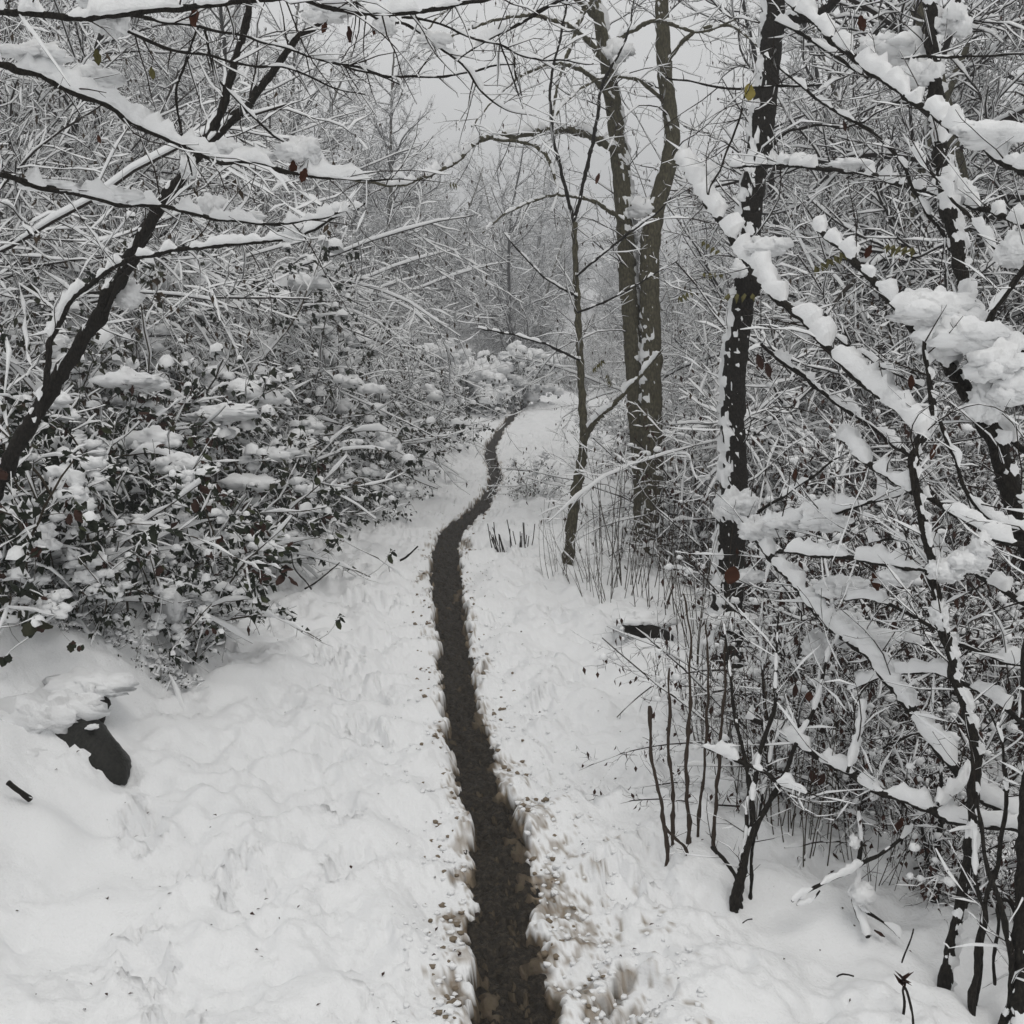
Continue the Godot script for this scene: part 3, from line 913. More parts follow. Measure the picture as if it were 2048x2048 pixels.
	var L := hero(t, "trunk", [Vector4(-1.932, 0.986, -3.547, 0.0291), Vector4(-1.785, 1.237, -3.568, 0.027), Vector4(-1.639, 1.456, -3.583, 0.0249), Vector4(-1.524, 1.616, -3.588, 0.0238), Vector4(-1.42, 1.784, -3.594, 0.0227), Vector4(-1.354, 1.866, -3.585, 0.0216), Vector4(-1.261, 2.02, -3.589, 0.0205), Vector4(-1.169, 2.136, -3.586, 0.0185), Vector4(-1.088, 2.223, -3.578, 0.0166), Vector4(-0.962, 2.34, -3.575, 0.0137), Vector4(-0.846, 2.465, -3.574, 0.0127), Vector4(-0.741, 2.601, -3.574, 0.0108), Vector4(-0.655, 2.647, -3.559, 0.009), Vector4(-0.544, 2.789, -3.561, 0.0071)], {"sides": 12, "snow": 0.008, "cover": 0.3, "step": 0.02})
	dress(bk, sn, L, 6.0, 0.4, 0.0035, S, 0.3)
	L = hero(t, "stem", [Vector4(-1.142, 2.184, -3.606, 0.0112), Vector4(-1.086, 2.235, -3.593, 0.0129), Vector4(-1.03, 2.321, -3.587, 0.0147), Vector4(-0.987, 2.415, -3.582, 0.0137), Vector4(-0.954, 2.508, -3.576, 0.0127), Vector4(-0.921, 2.582, -3.568, 0.0117), Vector4(-0.888, 2.708, -3.568, 0.0107), Vector4(-0.864, 2.806, -3.564, 0.0089)], {"sides": 10, "snow": 0.01, "cover": 0.3})
	dress(bk, sn, L, 6.0, 0.3, 0.003, S)
	L = hero(t, "branch", [Vector4(-1.69, 1.301, -3.501, 0.0094), Vector4(-1.643, 1.487, -3.506, 0.0094), Vector4(-1.608, 1.616, -3.501, 0.0093), Vector4(-1.522, 1.739, -3.495, 0.0092), Vector4(-1.418, 1.814, -3.481, 0.0088), Vector4(-1.316, 1.862, -3.462, 0.0082), Vector4(-1.143, 1.895, -3.44, 0.0076), Vector4(-0.956, 1.914, -3.416, 0.0071), Vector4(-0.789, 1.92, -3.389, 0.0064), Vector4(-0.686, 1.943, -3.365, 0.0056), Vector4(-0.567, 1.995, -3.347, 0.0045), Vector4(-0.476, 2.031, -3.325, 0.0026)], {"snow": 0.026, "cover": 0.6})
	dress(bk, sn, L, 9.0, 0.3, 0.0022, S, 0.2)
	L = hero(t, "branch", [Vector4(-1.445, 1.691, -3.57, 0.0075), Vector4(-1.366, 1.819, -3.559, 0.0093), Vector4(-1.303, 1.889, -3.537, 0.0074), Vector4(-1.248, 1.959, -3.516, 0.0037)], {})
	part("twig_growth", bk, M.twig_bark, t, "stuff")
	part("snow_on_twigs", sn, M.snow, t, "stuff")
	for a in [[Vector3(-0.72, 1.946, -3.361), Vector3(0.035, 0.04, 0.03), 4], [Vector3(-0.562, 2.014, -3.322), Vector3(0.045, 0.025, 0.03), 4], [Vector3(-1.389, 1.748, -3.631), Vector3(0.05, 0.05, 0.04), 5], [Vector3(-1.119, 2.175, -3.554), Vector3(0.025, 0.05, 0.03), 4]]:
		snow_pile(t, a[0], a[1], a[2])


func build_middle_trees() -> void:
	var S := twig_spec({"snow": [0.012, 0.008, 0.0], "dens": [9.0, 16.0, 0.0], "ratio": [0.4, 0.14, 0.0], "lift": [-0.03, -0.02, 0.0], "cover": 0.6, "seg": [0.1, 0.06, 0.03], "rmin": 0.0016})
	var hang := Geo.new()
	S.leaf = func(p): 
		if rg.randf() < 0.16:
			hang.leaf(p[p.size() - 1], (Vector3.DOWN + rv() * 0.4).normalized(), rv().normalized(), rg.randf_range(0.025, 0.05), 0.012, 0.1)
	# two trunks from one root
	var t := thing("hazel_tree", "olive grey tree with two trunks from one root, right of the track", "tree", Vector3.ZERO)
	var bk := Geo.new()
	var sn := Geo.new()
	var L := hero(t, "trunk", [Vector4(1.022, -0.13, -7.463, 0.1113), Vector4(1.033, 0.136, -7.495, 0.0905), Vector4(1.022, 0.544, -7.551, 0.0821), Vector4(0.979, 1.03, -7.622, 0.0779), Vector4(0.937, 1.595, -7.706, 0.0736), Vector4(0.89, 2.078, -7.776, 0.0694), Vector4(0.864, 2.558, -7.846, 0.0672), Vector4(0.805, 3.137, -7.932, 0.0651), Vector4(0.726, 3.673, -8.012, 0.0528), Vector4(0.664, 4.028, -8.059, 0.0445), Vector4(0.574, 4.381, -8.106, 0.0404)], {"sides": 16, "bark": "hazel_bark", "rough": 0.09, "freq": 14.0, "step": 0.03, "knots": 0.08})
	plaster(t, L, Vector3(0.97, 0.1, 0.05).normalized(), 0.75, 0.026, 11.0)
	dress(bk, sn, L, 3.2, 0.9, 0.006, S, 0.4, 0.1)
	L = hero(t, "trunk", [Vector4(1.107, -0.108, -7.365, 0.0976), Vector4(1.084, 0.155, -7.398, 0.0853), Vector4(1.074, 0.557, -7.455, 0.0851), Vector4(1.064, 1.117, -7.54, 0.0809), Vector4(1.062, 1.595, -7.61, 0.0747), Vector4(1.044, 2.072, -7.68, 0.0726), Vector4(1.075, 2.507, -7.743, 0.0724), Vector4(1.173, 2.841, -7.788, 0.0603), Vector4(1.207, 3.135, -7.826, 0.0581), Vector4(1.161, 3.527, -7.882, 0.054), Vector4(1.135, 3.877, -7.93, 0.0519), Vector4(1.117, 4.344, -7.998, 0.0479)], {"sides": 16, "bark": "hazel_bark", "rough": 0.09, "freq": 14.0, "step": 0.03, "knots": 0.08})
	plaster(t, L, Vector3(-0.8, 0.3, 0.5).normalized(), 1.2, 0.02, 16.0)
	dress(bk, sn, L, 3.2, 0.9, 0.006, S, 0.45, 0.1)
	L = hero(t, "branch", [Vector4(0.816, 3.008, -7.864, 0.0323), Vector4(0.534, 3.121, -7.772, 0.0279), Vector4(0.29, 3.121, -7.661, 0.0235), Vector4(0.054, 3.06, -7.538, 0.0213), Vector4(-0.175, 3.019, -7.419, 0.019), Vector4(-0.285, 2.942, -7.294, 0.015), Vector4(-0.391, 2.812, -7.159, 0.0129), Vector4(-0.602, 2.685, -7.025, 0.0109), Vector4(-0.771, 2.615, -6.901, 0.0093), Vector4(-0.933, 2.615, -6.789, 0.0077), Vector4(-1.124, 2.628, -6.68, 0.0052)], {"bark": "hazel_bark", "snow": 0.045, "cover": 0.65})
	dress(bk, sn, L, 6.0, 0.6, 0.004, S, 0.15, -0.6)
	L = hero(t, "branch", [Vector4(-0.136, 3, -7.355, 0.0132), Vector4(0.128, 2.955, -7.306, 0.012), Vector4(0.239, 2.863, -7.249, 0.0112), Vector4(0.293, 2.727, -7.185, 0.0096), Vector4(0.317, 2.594, -7.121, 0.0074), Vector4(0.271, 2.462, -7.057, 0.0044)], {"bark": "hazel_bark", "snow": 0.015, "cover": 0.4})
	dress(bk, sn, L, 8.0, 0.35, 0.003, S, 0.2, -0.5)
	L = hero(t, "branch", [Vector4(0.674, 3.873, -7.915, 0.0279), Vector4(0.566, 4.036, -7.842, 0.0197), Vector4(0.423, 3.697, -7.681, 0.0116), Vector4(0.321, 3.366, -7.521, 0.0096), Vector4(0.279, 3.081, -7.369, 0.0057)], {"bark": "hazel_bark", "snow": 0.01, "cover": 0.4})
	dress(bk, sn, L, 9.0, 0.5, 0.003, S, 0.1, -0.4)
	L = hero(t, "branch", [Vector4(0.694, 3.736, -7.891, 0.0239), Vector4(0.878, 3.835, -7.781, 0.0157), Vector4(1.056, 3.872, -7.661, 0.0135), Vector4(1.34, 3.758, -7.514, 0.0095), Vector4(1.614, 3.829, -7.4, 0.0056)], {"bark": "hazel_bark", "snow": 0.02, "cover": 0.5})
	dress(bk, sn, L, 7.0, 0.5, 0.003, S, 0.1)
	for q in [[Vector4(0.704, 3.61, -7.767, 0.0236), Vector4(0.47, 3.762, -7.53, 0.0171), Vector4(0.161, 3.791, -7.271, 0.0128), Vector4(-0.126, 3.672, -6.986, 0.0091), Vector4(-0.391, 3.49, -6.69, 0.0061), Vector4(-0.569, 3.284, -6.389, 0.0032)], [Vector4(0.754, 3.363, -7.825, 0.0199), Vector4(0.559, 3.506, -7.647, 0.0155), Vector4(0.317, 3.527, -7.448, 0.0113), Vector4(0.088, 3.4, -7.222, 0.0088), Vector4(-0.128, 3.172, -6.979, 0.0057), Vector4(-0.262, 2.955, -6.738, 0.0034)], [Vector4(0.654, 3.952, -7.929, 0.0199), Vector4(0.361, 4.089, -7.669, 0.0153), Vector4(-0.022, 4.064, -7.38, 0.0111), Vector4(-0.304, 3.859, -7.059, 0.0085), Vector4(-0.494, 3.596, -6.729, 0.0054), Vector4(-0.601, 3.316, -6.395, 0.0032)], [Vector4(1.196, 3.347, -7.924, 0.0162), Vector4(0.924, 3.5, -7.773, 0.0118), Vector4(0.632, 3.455, -7.587, 0.0085), Vector4(0.391, 3.261, -7.376, 0.006), Vector4(0.235, 3.003, -7.152, 0.0037)], [Vector4(1.156, 3.637, -7.873, 0.016), Vector4(1.347, 3.832, -7.772, 0.0117), Vector4(1.591, 3.829, -7.636, 0.0085), Vector4(1.75, 3.639, -7.467, 0.0053)], [Vector4(0.853, 2.459, -7.666, 0.016), Vector4(0.598, 2.589, -7.485, 0.0116), Vector4(0.279, 2.599, -7.284, 0.0091), Vector4(-0.022, 2.462, -7.057, 0.0059), Vector4(-0.199, 2.296, -6.825, 0.0036)]]:
		L = hero(t, "branch", q, {"bark": "hazel_bark", "snow": 0.016, "cover": 0.5})
		dress(bk, sn, L, 9.0, 0.5, 0.003, S, 0.1, -0.5)
	part("twig_growth", bk, M.twig_bark, t, "stuff")
	part("snow_on_twigs", sn, M.snow, t, "stuff")
	part("hanging_catkins", hang, M.dark_dead_leaf, t, "stuff")
	snow_pile(t, Vector3(1, 2.564, -7.735), Vector3(0.1, 0.08, 0.08), 4)
	snow_pile(t, Vector3(0.795, 3.687, -7.781), Vector3(0.1, 0.09, 0.08), 5)
	# the slender sapling
	t = thing("forked_sapling", "slender sapling that forks into a tall V above the track", "sapling", Vector3.ZERO)
	bk = Geo.new()
	sn = Geo.new()
	hang = Geo.new()
	L = hero(t, "stem", [Vector4(0.387, -0.034, -6.718, 0.0409), Vector4(0.399, 0.14, -6.705, 0.037), Vector4(0.426, 0.438, -6.715, 0.033), Vector4(0.471, 0.733, -6.723, 0.031), Vector4(0.49, 0.917, -6.712, 0.0272), Vector4(0.468, 1.383, -6.751, 0.0234), Vector4(0.44, 1.878, -6.794, 0.0197), Vector4(0.416, 2.373, -6.838, 0.0164)], {"bark": "hazel_bark", "sides": 9, "rough": 0.12, "step": 0.03})
	dress(bk, sn, L, 6.0, 0.42, 0.003, S, 0.35)
	L = hero(t, "branch", [Vector4(0.416, 2.366, -6.837, 0.0128), Vector4(0.339, 2.658, -6.848, 0.0106), Vector4(0.267, 2.963, -6.861, 0.0091), Vector4(0.258, 3.281, -6.876, 0.0084), Vector4(0.326, 3.578, -6.888, 0.0069), Vector4(0.376, 3.872, -6.899, 0.0052)], {"snow": 0.008, "cover": 0.4})
	dress(bk, sn, L, 9.0, 0.4, 0.0025, S, 0.1)
	L = hero(t, "branch", [Vector4(0.416, 2.366, -6.837, 0.0128), Vector4(0.493, 2.679, -6.875, 0.0117), Vector4(0.563, 3.007, -6.916, 0.0106), Vector4(0.6, 3.264, -6.945, 0.0092), Vector4(0.683, 3.416, -6.954, 0.0077), Vector4(0.769, 3.602, -6.97, 0.0063), Vector4(0.82, 3.907, -7.007, 0.0042)], {"snow": 0.008, "cover": 0.4})
	dress(bk, sn, L, 9.0, 0.4, 0.0025, S, 0.1)
	L = hero(t, "branch", [Vector4(0.477, 0.892, -6.678, 0.0181), Vector4(0.546, 1.037, -6.582, 0.016), Vector4(0.641, 1.15, -6.48, 0.0139), Vector4(0.748, 1.276, -6.381, 0.0116), Vector4(0.868, 1.431, -6.286, 0.008), Vector4(0.934, 1.531, -6.182, 0.0046)], {"snow": 0.03, "cover": 0.75, "bark": "hazel_bark"})
	dress(bk, sn, L, 8.0, 0.35, 0.0025, S, 0.2)
	for q in [[Vector4(0.437, 1.876, -6.75, 0.0089), Vector4(0.331, 1.925, -6.683, 0.007), Vector4(0.222, 1.99, -6.618, 0.0063), Vector4(0.065, 2.137, -6.568, 0.0048), Vector4(-0.054, 2.265, -6.514, 0.0034)], [Vector4(0.455, 1.456, -6.676, 0.0085), Vector4(0.224, 1.561, -6.593, 0.007), Vector4(-0.021, 1.63, -6.504, 0.0062), Vector4(-0.224, 1.663, -6.408, 0.0041)], [Vector4(0.434, 2.016, -6.775, 0.0078), Vector4(0.75, 2.269, -6.718, 0.007), Vector4(0.945, 2.411, -6.642, 0.0052), Vector4(1.015, 2.492, -6.554, 0.0034)], [Vector4(0.441, 1.771, -6.732, 0.0071), Vector4(0.683, 1.873, -6.682, 0.006), Vector4(0.92, 2.008, -6.638, 0.0045), Vector4(1.083, 2.105, -6.588, 0.0028)]]:
		L = hero(t, "branch", q, {"snow": 0.012, "cover": 0.5})
		dress(bk, sn, L, 9.0, 0.25, 0.002, S, 0.1)
	part("twig_growth", bk, M.twig_bark, t, "stuff")
	part("snow_on_twigs", sn, M.snow, t, "stuff")
	part("hanging_catkins", hang, M.dark_dead_leaf, t, "stuff")
	# the dark trunk
	t = thing("dark_tree", "tall dark trunk with torn patches of frozen snow and a round knot", "tree", Vector3.ZERO)
	bk = Geo.new()
	sn = Geo.new()
	L = hero(t, "trunk", [Vector4(1.071, -0.059, -4.582, 0.0854), Vector4(1.056, 0.096, -4.602, 0.0749), Vector4(1.047, 0.302, -4.631, 0.0722), Vector4(1.066, 0.684, -4.691, 0.067), Vector4(1.077, 0.989, -4.737, 0.0591), Vector4(1.071, 1.294, -4.784, 0.0565), Vector4(1.087, 1.546, -4.821, 0.0538), Vector4(1.111, 1.748, -4.849, 0.0512), Vector4(1.135, 1.949, -4.878, 0.0511), Vector4(1.141, 2.15, -4.906, 0.0536), Vector4(1.167, 2.375, -4.938, 0.0535), Vector4(1.201, 2.624, -4.975, 0.0534), Vector4(1.235, 2.898, -5.016, 0.0508), Vector4(1.253, 3.196, -5.061, 0.0507), Vector4(1.256, 3.393, -5.089, 0.0507)], {"sides": 18, "rough": 0.12, "freq": 22.0, "step": 0.022, "knots": 0.1})
	plaster(t, L, Vector3(-0.97, 0.05, 0.1).normalized(), 0.82, 0.022, 13.0)
	plaster(t, L, Vector3(-0.3, 0.1, 1.0).normalized(), 1.36, 0.012, 24.0)
	dress(bk, sn, L, 4.0, 0.6, 0.004, S, 0.3)
	var kn := Geo.new()
	kn.blob(Vector3(1.123, 1.857, -4.777), Vector3(0.064, 0.07, 0.05), 26, 0.22, 20.0, 1.0)
	part("knot", kn, M.dark_bark, t)
	L = hero(t, "branch", [Vector4(1.27, 3.084, -5.085, 0.0282), Vector4(1.309, 3.092, -5.015, 0.0277), Vector4(1.376, 3.082, -4.942, 0.0248), Vector4(1.441, 3.091, -4.873, 0.022), Vector4(1.503, 3.163, -4.815, 0.0193), Vector4(1.551, 3.232, -4.756, 0.0166)], {"snow": 0.031, "cover": 0.8})
	L = hero(t, "branch", [Vector4(1.175, 2.366, -4.958, 0.0154), Vector4(1.26, 2.533, -4.876, 0.0075), Vector4(1.413, 2.571, -4.771, 0.0061), Vector4(1.51, 2.535, -4.653, 0.0048), Vector4(1.658, 2.604, -4.553, 0.0035), Vector4(1.707, 2.645, -4.449, 0.0023)], {"snow": 0.006, "cover": 0.3})
	dress(bk, sn, L, 10.0, 0.25, 0.002, S, 0.1)
	part("twig_growth", bk, M.twig_bark, t, "stuff")
	part("snow_on_twigs", sn, M.snow, t, "stuff")
	snow_pile(t, Vector3(1.063, 1.912, -4.756), Vector3(0.03, 0.05, 0.035), 3)
	snow_pile(t, Vector3(1.048, 0.257, -4.556), Vector3(0.1, 0.05, 0.06), 6)


func build_right_trees() -> void:
	var S := twig_spec({"snow": [0.007, 0.004, 0.0], "dens": [13.0, 30.0, 0.0], "ratio": [0.3, 0.07, 0.0], "cover": 0.42, "seg": [0.05, 0.04, 0.02], "wig": [0.2, 0.3, 0.3]})
	var t := thing("forked_tree", "dark forked tree leaning in from the right edge under thick snow", "tree", Vector3.ZERO)
	var bk := Geo.new()
	var sn := Geo.new()
	var L := hero(t, "trunk", [Vector4(1.568, -0.193, -2.222, 0.0404), Vector4(1.481, 0.452, -2.349, 0.0352), Vector4(1.393, 0.848, -2.431, 0.0299), Vector4(1.332, 1.087, -2.486, 0.0273), Vector4(1.297, 1.206, -2.52, 0.0261), Vector4(1.262, 1.326, -2.554, 0.0235), Vector4(1.22, 1.414, -2.582, 0.0208), Vector4(1.18, 1.495, -2.609, 0.0181), Vector4(1.155, 1.529, -2.628, 0.0168)], {"sides": 14, "snow": 0.02, "cover": 0.45})
	dress(bk, sn, L, 12.0, 0.3, 0.0025, S, 0.3)
	L = hero(t, "stem", [Vector4(1.246, 1.366, -2.578, 0.0139), Vector4(1.263, 1.487, -2.648, 0.0127), Vector4(1.274, 1.612, -2.718, 0.013), Vector4(1.275, 1.685, -2.779, 0.0147), Vector4(1.274, 1.745, -2.837, 0.0172), Vector4(1.273, 1.867, -2.907, 0.019), Vector4(1.265, 1.993, -2.977, 0.0193), Vector4(1.269, 2.139, -3.051, 0.0196), Vector4(1.275, 2.289, -3.125, 0.0199), Vector4(1.286, 2.475, -3.206, 0.0178), Vector4(1.293, 2.667, -3.288, 0.0181), Vector4(1.306, 2.799, -3.359, 0.0167)], {"sides": 12, "snow": 0.03, "cover": 0.4, "rough": 0.2})
	plaster(t, L, Vector3(0.9, 0.3, 0.3).normalized(), 0.85, 0.016, 24.0)
	dress(bk, sn, L, 14.0, 0.32, 0.0025, S)
	var all := [
		[[Vector4(1.139, 1.521, -2.575, 0.0151), Vector4(1.116, 1.582, -2.645, 0.0127), Vector4(1.055, 1.666, -2.719, 0.0115), Vector4(0.99, 1.769, -2.797, 0.0103), Vector4(0.936, 1.846, -2.87, 0.009), Vector4(0.91, 1.892, -2.937, 0.0077), Vector4(0.894, 1.924, -3.002, 0.0078)], 0.03, 0.75],
		[[Vector4(1.201, 1.528, -2.577, 0.0096), Vector4(1.194, 1.578, -2.547, 0.0088), Vector4(1.195, 1.625, -2.518, 0.008), Vector4(1.214, 1.692, -2.491, 0.0072), Vector4(1.26, 1.777, -2.468, 0.0065)], 0.012, 0.4],
		[[Vector4(1.356, 1.891, -2.387, 0.0124), Vector4(1.299, 1.971, -2.479, 0.0115), Vector4(1.277, 2.013, -2.564, 0.0112), Vector4(1.238, 2.067, -2.652, 0.0109), Vector4(1.199, 2.124, -2.74, 0.0105), Vector4(1.185, 2.174, -2.827, 0.0101), Vector4(1.168, 2.234, -2.916, 0.0097), Vector4(1.132, 2.294, -3.005, 0.0092), Vector4(1.087, 2.361, -3.095, 0.0094), Vector4(1.045, 2.435, -3.186, 0.0097), Vector4(0.986, 2.535, -3.281, 0.0099), Vector4(0.936, 2.616, -3.374, 0.0093), Vector4(0.888, 2.701, -3.467, 0.0087), Vector4(0.825, 2.806, -3.564, 0.0071)], 0.036, 0.9],
		[[Vector4(1.162, 2.43, -3.396, 0.0034), Vector4(1.102, 2.485, -3.431, 0.0052), Vector4(1.044, 2.531, -3.464, 0.0053), Vector4(0.962, 2.597, -3.501, 0.0053), Vector4(0.884, 2.652, -3.536, 0.0036)], 0.02, 0.6],
		[[Vector4(1.337, 1.853, -2.482, 0.0078), Vector4(1.366, 1.902, -2.719, 0.0078), Vector4(1.336, 1.982, -2.961, 0.0077), Vector4(1.334, 2.042, -3.2, 0.0076), Vector4(1.273, 2.12, -3.443, 0.0075), Vector4(1.231, 2.187, -3.683, 0.0072), Vector4(1.101, 2.246, -3.922, 0.0069), Vector4(1.02, 2.291, -4.158, 0.0064), Vector4(0.937, 2.319, -4.392, 0.0045)], 0.032, 0.68],
		[[Vector4(0.817, 2.507, -3.409, 0.0028), Vector4(0.871, 2.449, -3.361, 0.0041), Vector4(0.93, 2.387, -3.312, 0.0044), Vector4(1.022, 2.299, -3.258, 0.005), Vector4(1.121, 2.229, -3.208, 0.0049), Vector4(1.192, 2.129, -3.152, 0.0049), Vector4(1.231, 2.015, -3.094, 0.0051), Vector4(1.27, 1.929, -3.041, 0.0054), Vector4(1.296, 1.857, -2.99, 0.0056)], 0.012, 0.5],
		[[Vector4(1.011, 2.411, -3.392, 0.0034), Vector4(0.876, 2.403, -3.371, 0.0038), Vector4(0.753, 2.39, -3.348, 0.0037), Vector4(0.633, 2.391, -3.328, 0.0034), Vector4(0.545, 2.406, -3.31, 0.0027), Vector4(0.483, 2.412, -3.291, 0.0017)], 0.003, 0.25],
		[[Vector4(0.762, 2.393, -3.389, 0.0031), Vector4(0.743, 2.356, -3.357, 0.0034), Vector4(0.72, 2.267, -3.316, 0.0034), Vector4(0.667, 2.149, -3.27, 0.003), Vector4(0.62, 2.049, -3.227, 0.002)], 0.0, 0.0],
		[[Vector4(1.187, 2.442, -3.195, 0.0032), Vector4(1.267, 2.427, -3.116, 0.0038), Vector4(1.342, 2.407, -3.036, 0.0031), Vector4(1.445, 2.386, -2.956, 0.0027), Vector4(1.504, 2.358, -2.875, 0.0022)], 0.004, 0.3],
		[[Vector4(1.46, 1.519, -2.524, 0.0094), Vector4(1.314, 1.572, -2.559, 0.0082), Vector4(1.242, 1.585, -2.587, 0.0055), Vector4(1.157, 1.598, -2.614, 0.0028), Vector4(1.084, 1.578, -2.636, 0.0017)], 0.02, 0.6],
		[[Vector4(1.407, 1.28, -2.482, 0.0108), Vector4(1.353, 1.309, -2.589, 0.0084), Vector4(1.33, 1.369, -2.701, 0.0073), Vector4(1.322, 1.375, -2.804, 0.006)], 0.03, 0.75],
		[[Vector4(1.402, 1.7, -2.455, 0.0065), Vector4(1.339, 1.744, -2.564, 0.0054), Vector4(1.281, 1.833, -2.681, 0.0048), Vector4(1.243, 1.942, -2.802, 0.0044), Vector4(1.198, 2.059, -2.924, 0.0036), Vector4(1.178, 2.145, -3.041, 0.0023)], 0.02, 0.6],
	]
	for i in all.size():
		L = hero(t, "branch", all[i][0], {"snow": all[i][1], "cover": all[i][2], "sides": 9, "k": 12})
		dress(bk, sn, L, 15.0, 0.24, 0.0019, S, 0.05)
	part("twig_growth", bk, M.twig_bark, t, "stuff")
	part("snow_on_twigs", sn, M.snow, t, "stuff")
	for a in [[Vector3(1.098, 1.666, -2.601), Vector3(0.1, 0.05, 0.07), 9], [Vector3(1.164, 1.598, -2.538), Vector3(0.1, 0.06, 0.06), 9], [Vector3(1.077, 1.688, -2.656), Vector3(0.05, 0.035, 0.05), 6], [Vector3(1.207, 1.533, -2.476), Vector3(0.07, 0.05, 0.05), 7], [Vector3(1.26, 1.475, -2.466), Vector3(0.06, 0.045, 0.05), 6], [Vector3(1.204, 1.439, -2.51), Vector3(0.04, 0.06, 0.04), 5], [Vector3(1.26, 2.495, -3.306), Vector3(0.09, 0.05, 0.05), 7], [Vector3(1.18, 2.532, -3.414), Vector3(0.05, 0.035, 0.04), 5], [Vector3(1.227, 2.386, -3.185), Vector3(0.05, 0.05, 0.04), 5], [Vector3(1.221, 2.109, -2.628), Vector3(0.09, 0.035, 0.04), 6], [Vector3(1.316, 2.014, -3.018), Vector3(0.05, 0.045, 0.04), 5], [Vector3(1.348, 2.545, -3.213), Vector3(0.04, 0.05, 0.04), 5], [Vector3(1.211, 2.211, -3.662), Vector3(0.06, 0.022, 0.03), 5], [Vector3(1.114, 2.283, -3.979), Vector3(0.05, 0.02, 0.03), 4], [Vector3(1.266, 1.806, -2.524), Vector3(0.05, 0.05, 0.05), 5]]:
		snow_pile(t, a[0], a[1], a[2])
	# the crooked stem in front of it with the long rising bough
	t = thing("crooked_tree", "crooked dark stem at lower right with one long snowy bough rising to the left", "tree", Vector3.ZERO)
	bk = Geo.new()
	sn = Geo.new()
	L = hero(t, "trunk", [Vector4(1.062, 0.051, -2.184, 0.0143), Vector4(1.073, 0.087, -2.195, 0.0131), Vector4(1.099, 0.183, -2.217, 0.0131), Vector4(1.126, 0.299, -2.242, 0.0131), Vector4(1.143, 0.438, -2.27, 0.0125), Vector4(1.15, 0.602, -2.304, 0.0118), Vector4(1.133, 0.671, -2.321, 0.0119), Vector4(1.096, 0.808, -2.349, 0.0112), Vector4(1.073, 0.899, -2.37, 0.0112), Vector4(1.053, 0.995, -2.391, 0.0113), Vector4(1.05, 1.052, -2.406, 0.0113), Vector4(1.034, 1.14, -2.426, 0.0113), Vector4(1.013, 1.23, -2.446, 0.0107), Vector4(1.019, 1.318, -2.466, 0.01), Vector4(1.042, 1.374, -2.481, 0.01), Vector4(1.06, 1.422, -2.494, 0.008), Vector4(1.058, 1.493, -2.511, 0.0067), Vector4(1.052, 1.545, -2.524, 0.0054), Vector4(1.045, 1.598, -2.538, 0.004)], {"sides": 11, "snow": 0.02, "cover": 0.35, "rough": 0.22})
	plaster(t, L, Vector3(0.7, 0.3, 0.6).normalized(), 0.95, 0.013, 30.0)
	dress(bk, sn, L, 13.0, 0.3, 0.0024, S, 0.35)
	L = hero(t, "bough", [Vector4(1.037, 1.359, -2.476, 0.0094), Vector4(1.014, 1.411, -2.57, 0.0097), Vector4(0.997, 1.444, -2.661, 0.01), Vector4(0.902, 1.548, -2.764, 0.0103), Vector4(0.846, 1.639, -2.865, 0.0106), Vector4(0.767, 1.726, -2.965, 0.0109), Vector4(0.746, 1.804, -3.064, 0.0112), Vector4(0.717, 1.857, -3.158, 0.0116), Vector4(0.652, 1.991, -3.267, 0.011), Vector4(0.617, 2.078, -3.367, 0.0105), Vector4(0.597, 2.152, -3.465, 0.0116), Vector4(0.584, 2.206, -3.559, 0.0128)], {"sides": 11, "snow": 0.042, "cover": 0.97, "k": 13})
	dress(bk, sn, L, 13.0, 0.28, 0.0022, S, 0.1)
	L = hero(t, "branch", [Vector4(0.733, 1.848, -3.192, 0.0067), Vector4(0.785, 1.802, -3.154, 0.0066), Vector4(0.813, 1.751, -3.117, 0.0066), Vector4(0.835, 1.71, -3.08, 0.0049), Vector4(0.907, 1.661, -3.043, 0.0042), Vector4(1.01, 1.582, -3, 0.0038), Vector4(1.127, 1.505, -2.957, 0.0032), Vector4(1.21, 1.46, -2.92, 0.0022)], {"snow": 0.02, "cover": 0.55})
	dress(bk, sn, L, 12.0, 0.24, 0.002, S, 0.1)
	L = hero(t, "branch", [Vector4(0.735, 1.583, -2.942, 0.0047), Vector4(0.848, 1.511, -3.01, 0.0055), Vector4(0.973, 1.431, -3.077, 0.0059), Vector4(1.134, 1.331, -3.141, 0.0064), Vector4(1.274, 1.239, -3.206, 0.0069), Vector4(1.368, 1.195, -3.28, 0.0071)], {"snow": 0.028, "cover": 0.85})
	dress(bk, sn, L, 12.0, 0.24, 0.002, S, 0.1)
	L = hero(t, "branch", [Vector4(0.975, 1.306, -2.893, 0.007), Vector4(0.948, 1.306, -2.758, 0.0075), Vector4(0.985, 1.253, -2.613, 0.0078), Vector4(1.019, 1.214, -2.47, 0.0081)], {"snow": 0.035, "cover": 0.8})
	dress(bk, sn, L, 12.0, 0.24, 0.002, S, 0.1)
	L = hero(t, "branch", [Vector4(1.043, 1.207, -2.469, 0.0067), Vector4(1.061, 1.197, -2.447, 0.0067), Vector4(1.111, 1.16, -2.42, 0.0066), Vector4(1.166, 1.128, -2.394, 0.0066), Vector4(1.205, 1.11, -2.371, 0.0065), Vector4(1.286, 1.102, -2.349, 0.0078)], {"snow": 0.03, "cover": 0.7})
	dress(bk, sn, L, 12.0, 0.24, 0.002, S, 0.1)
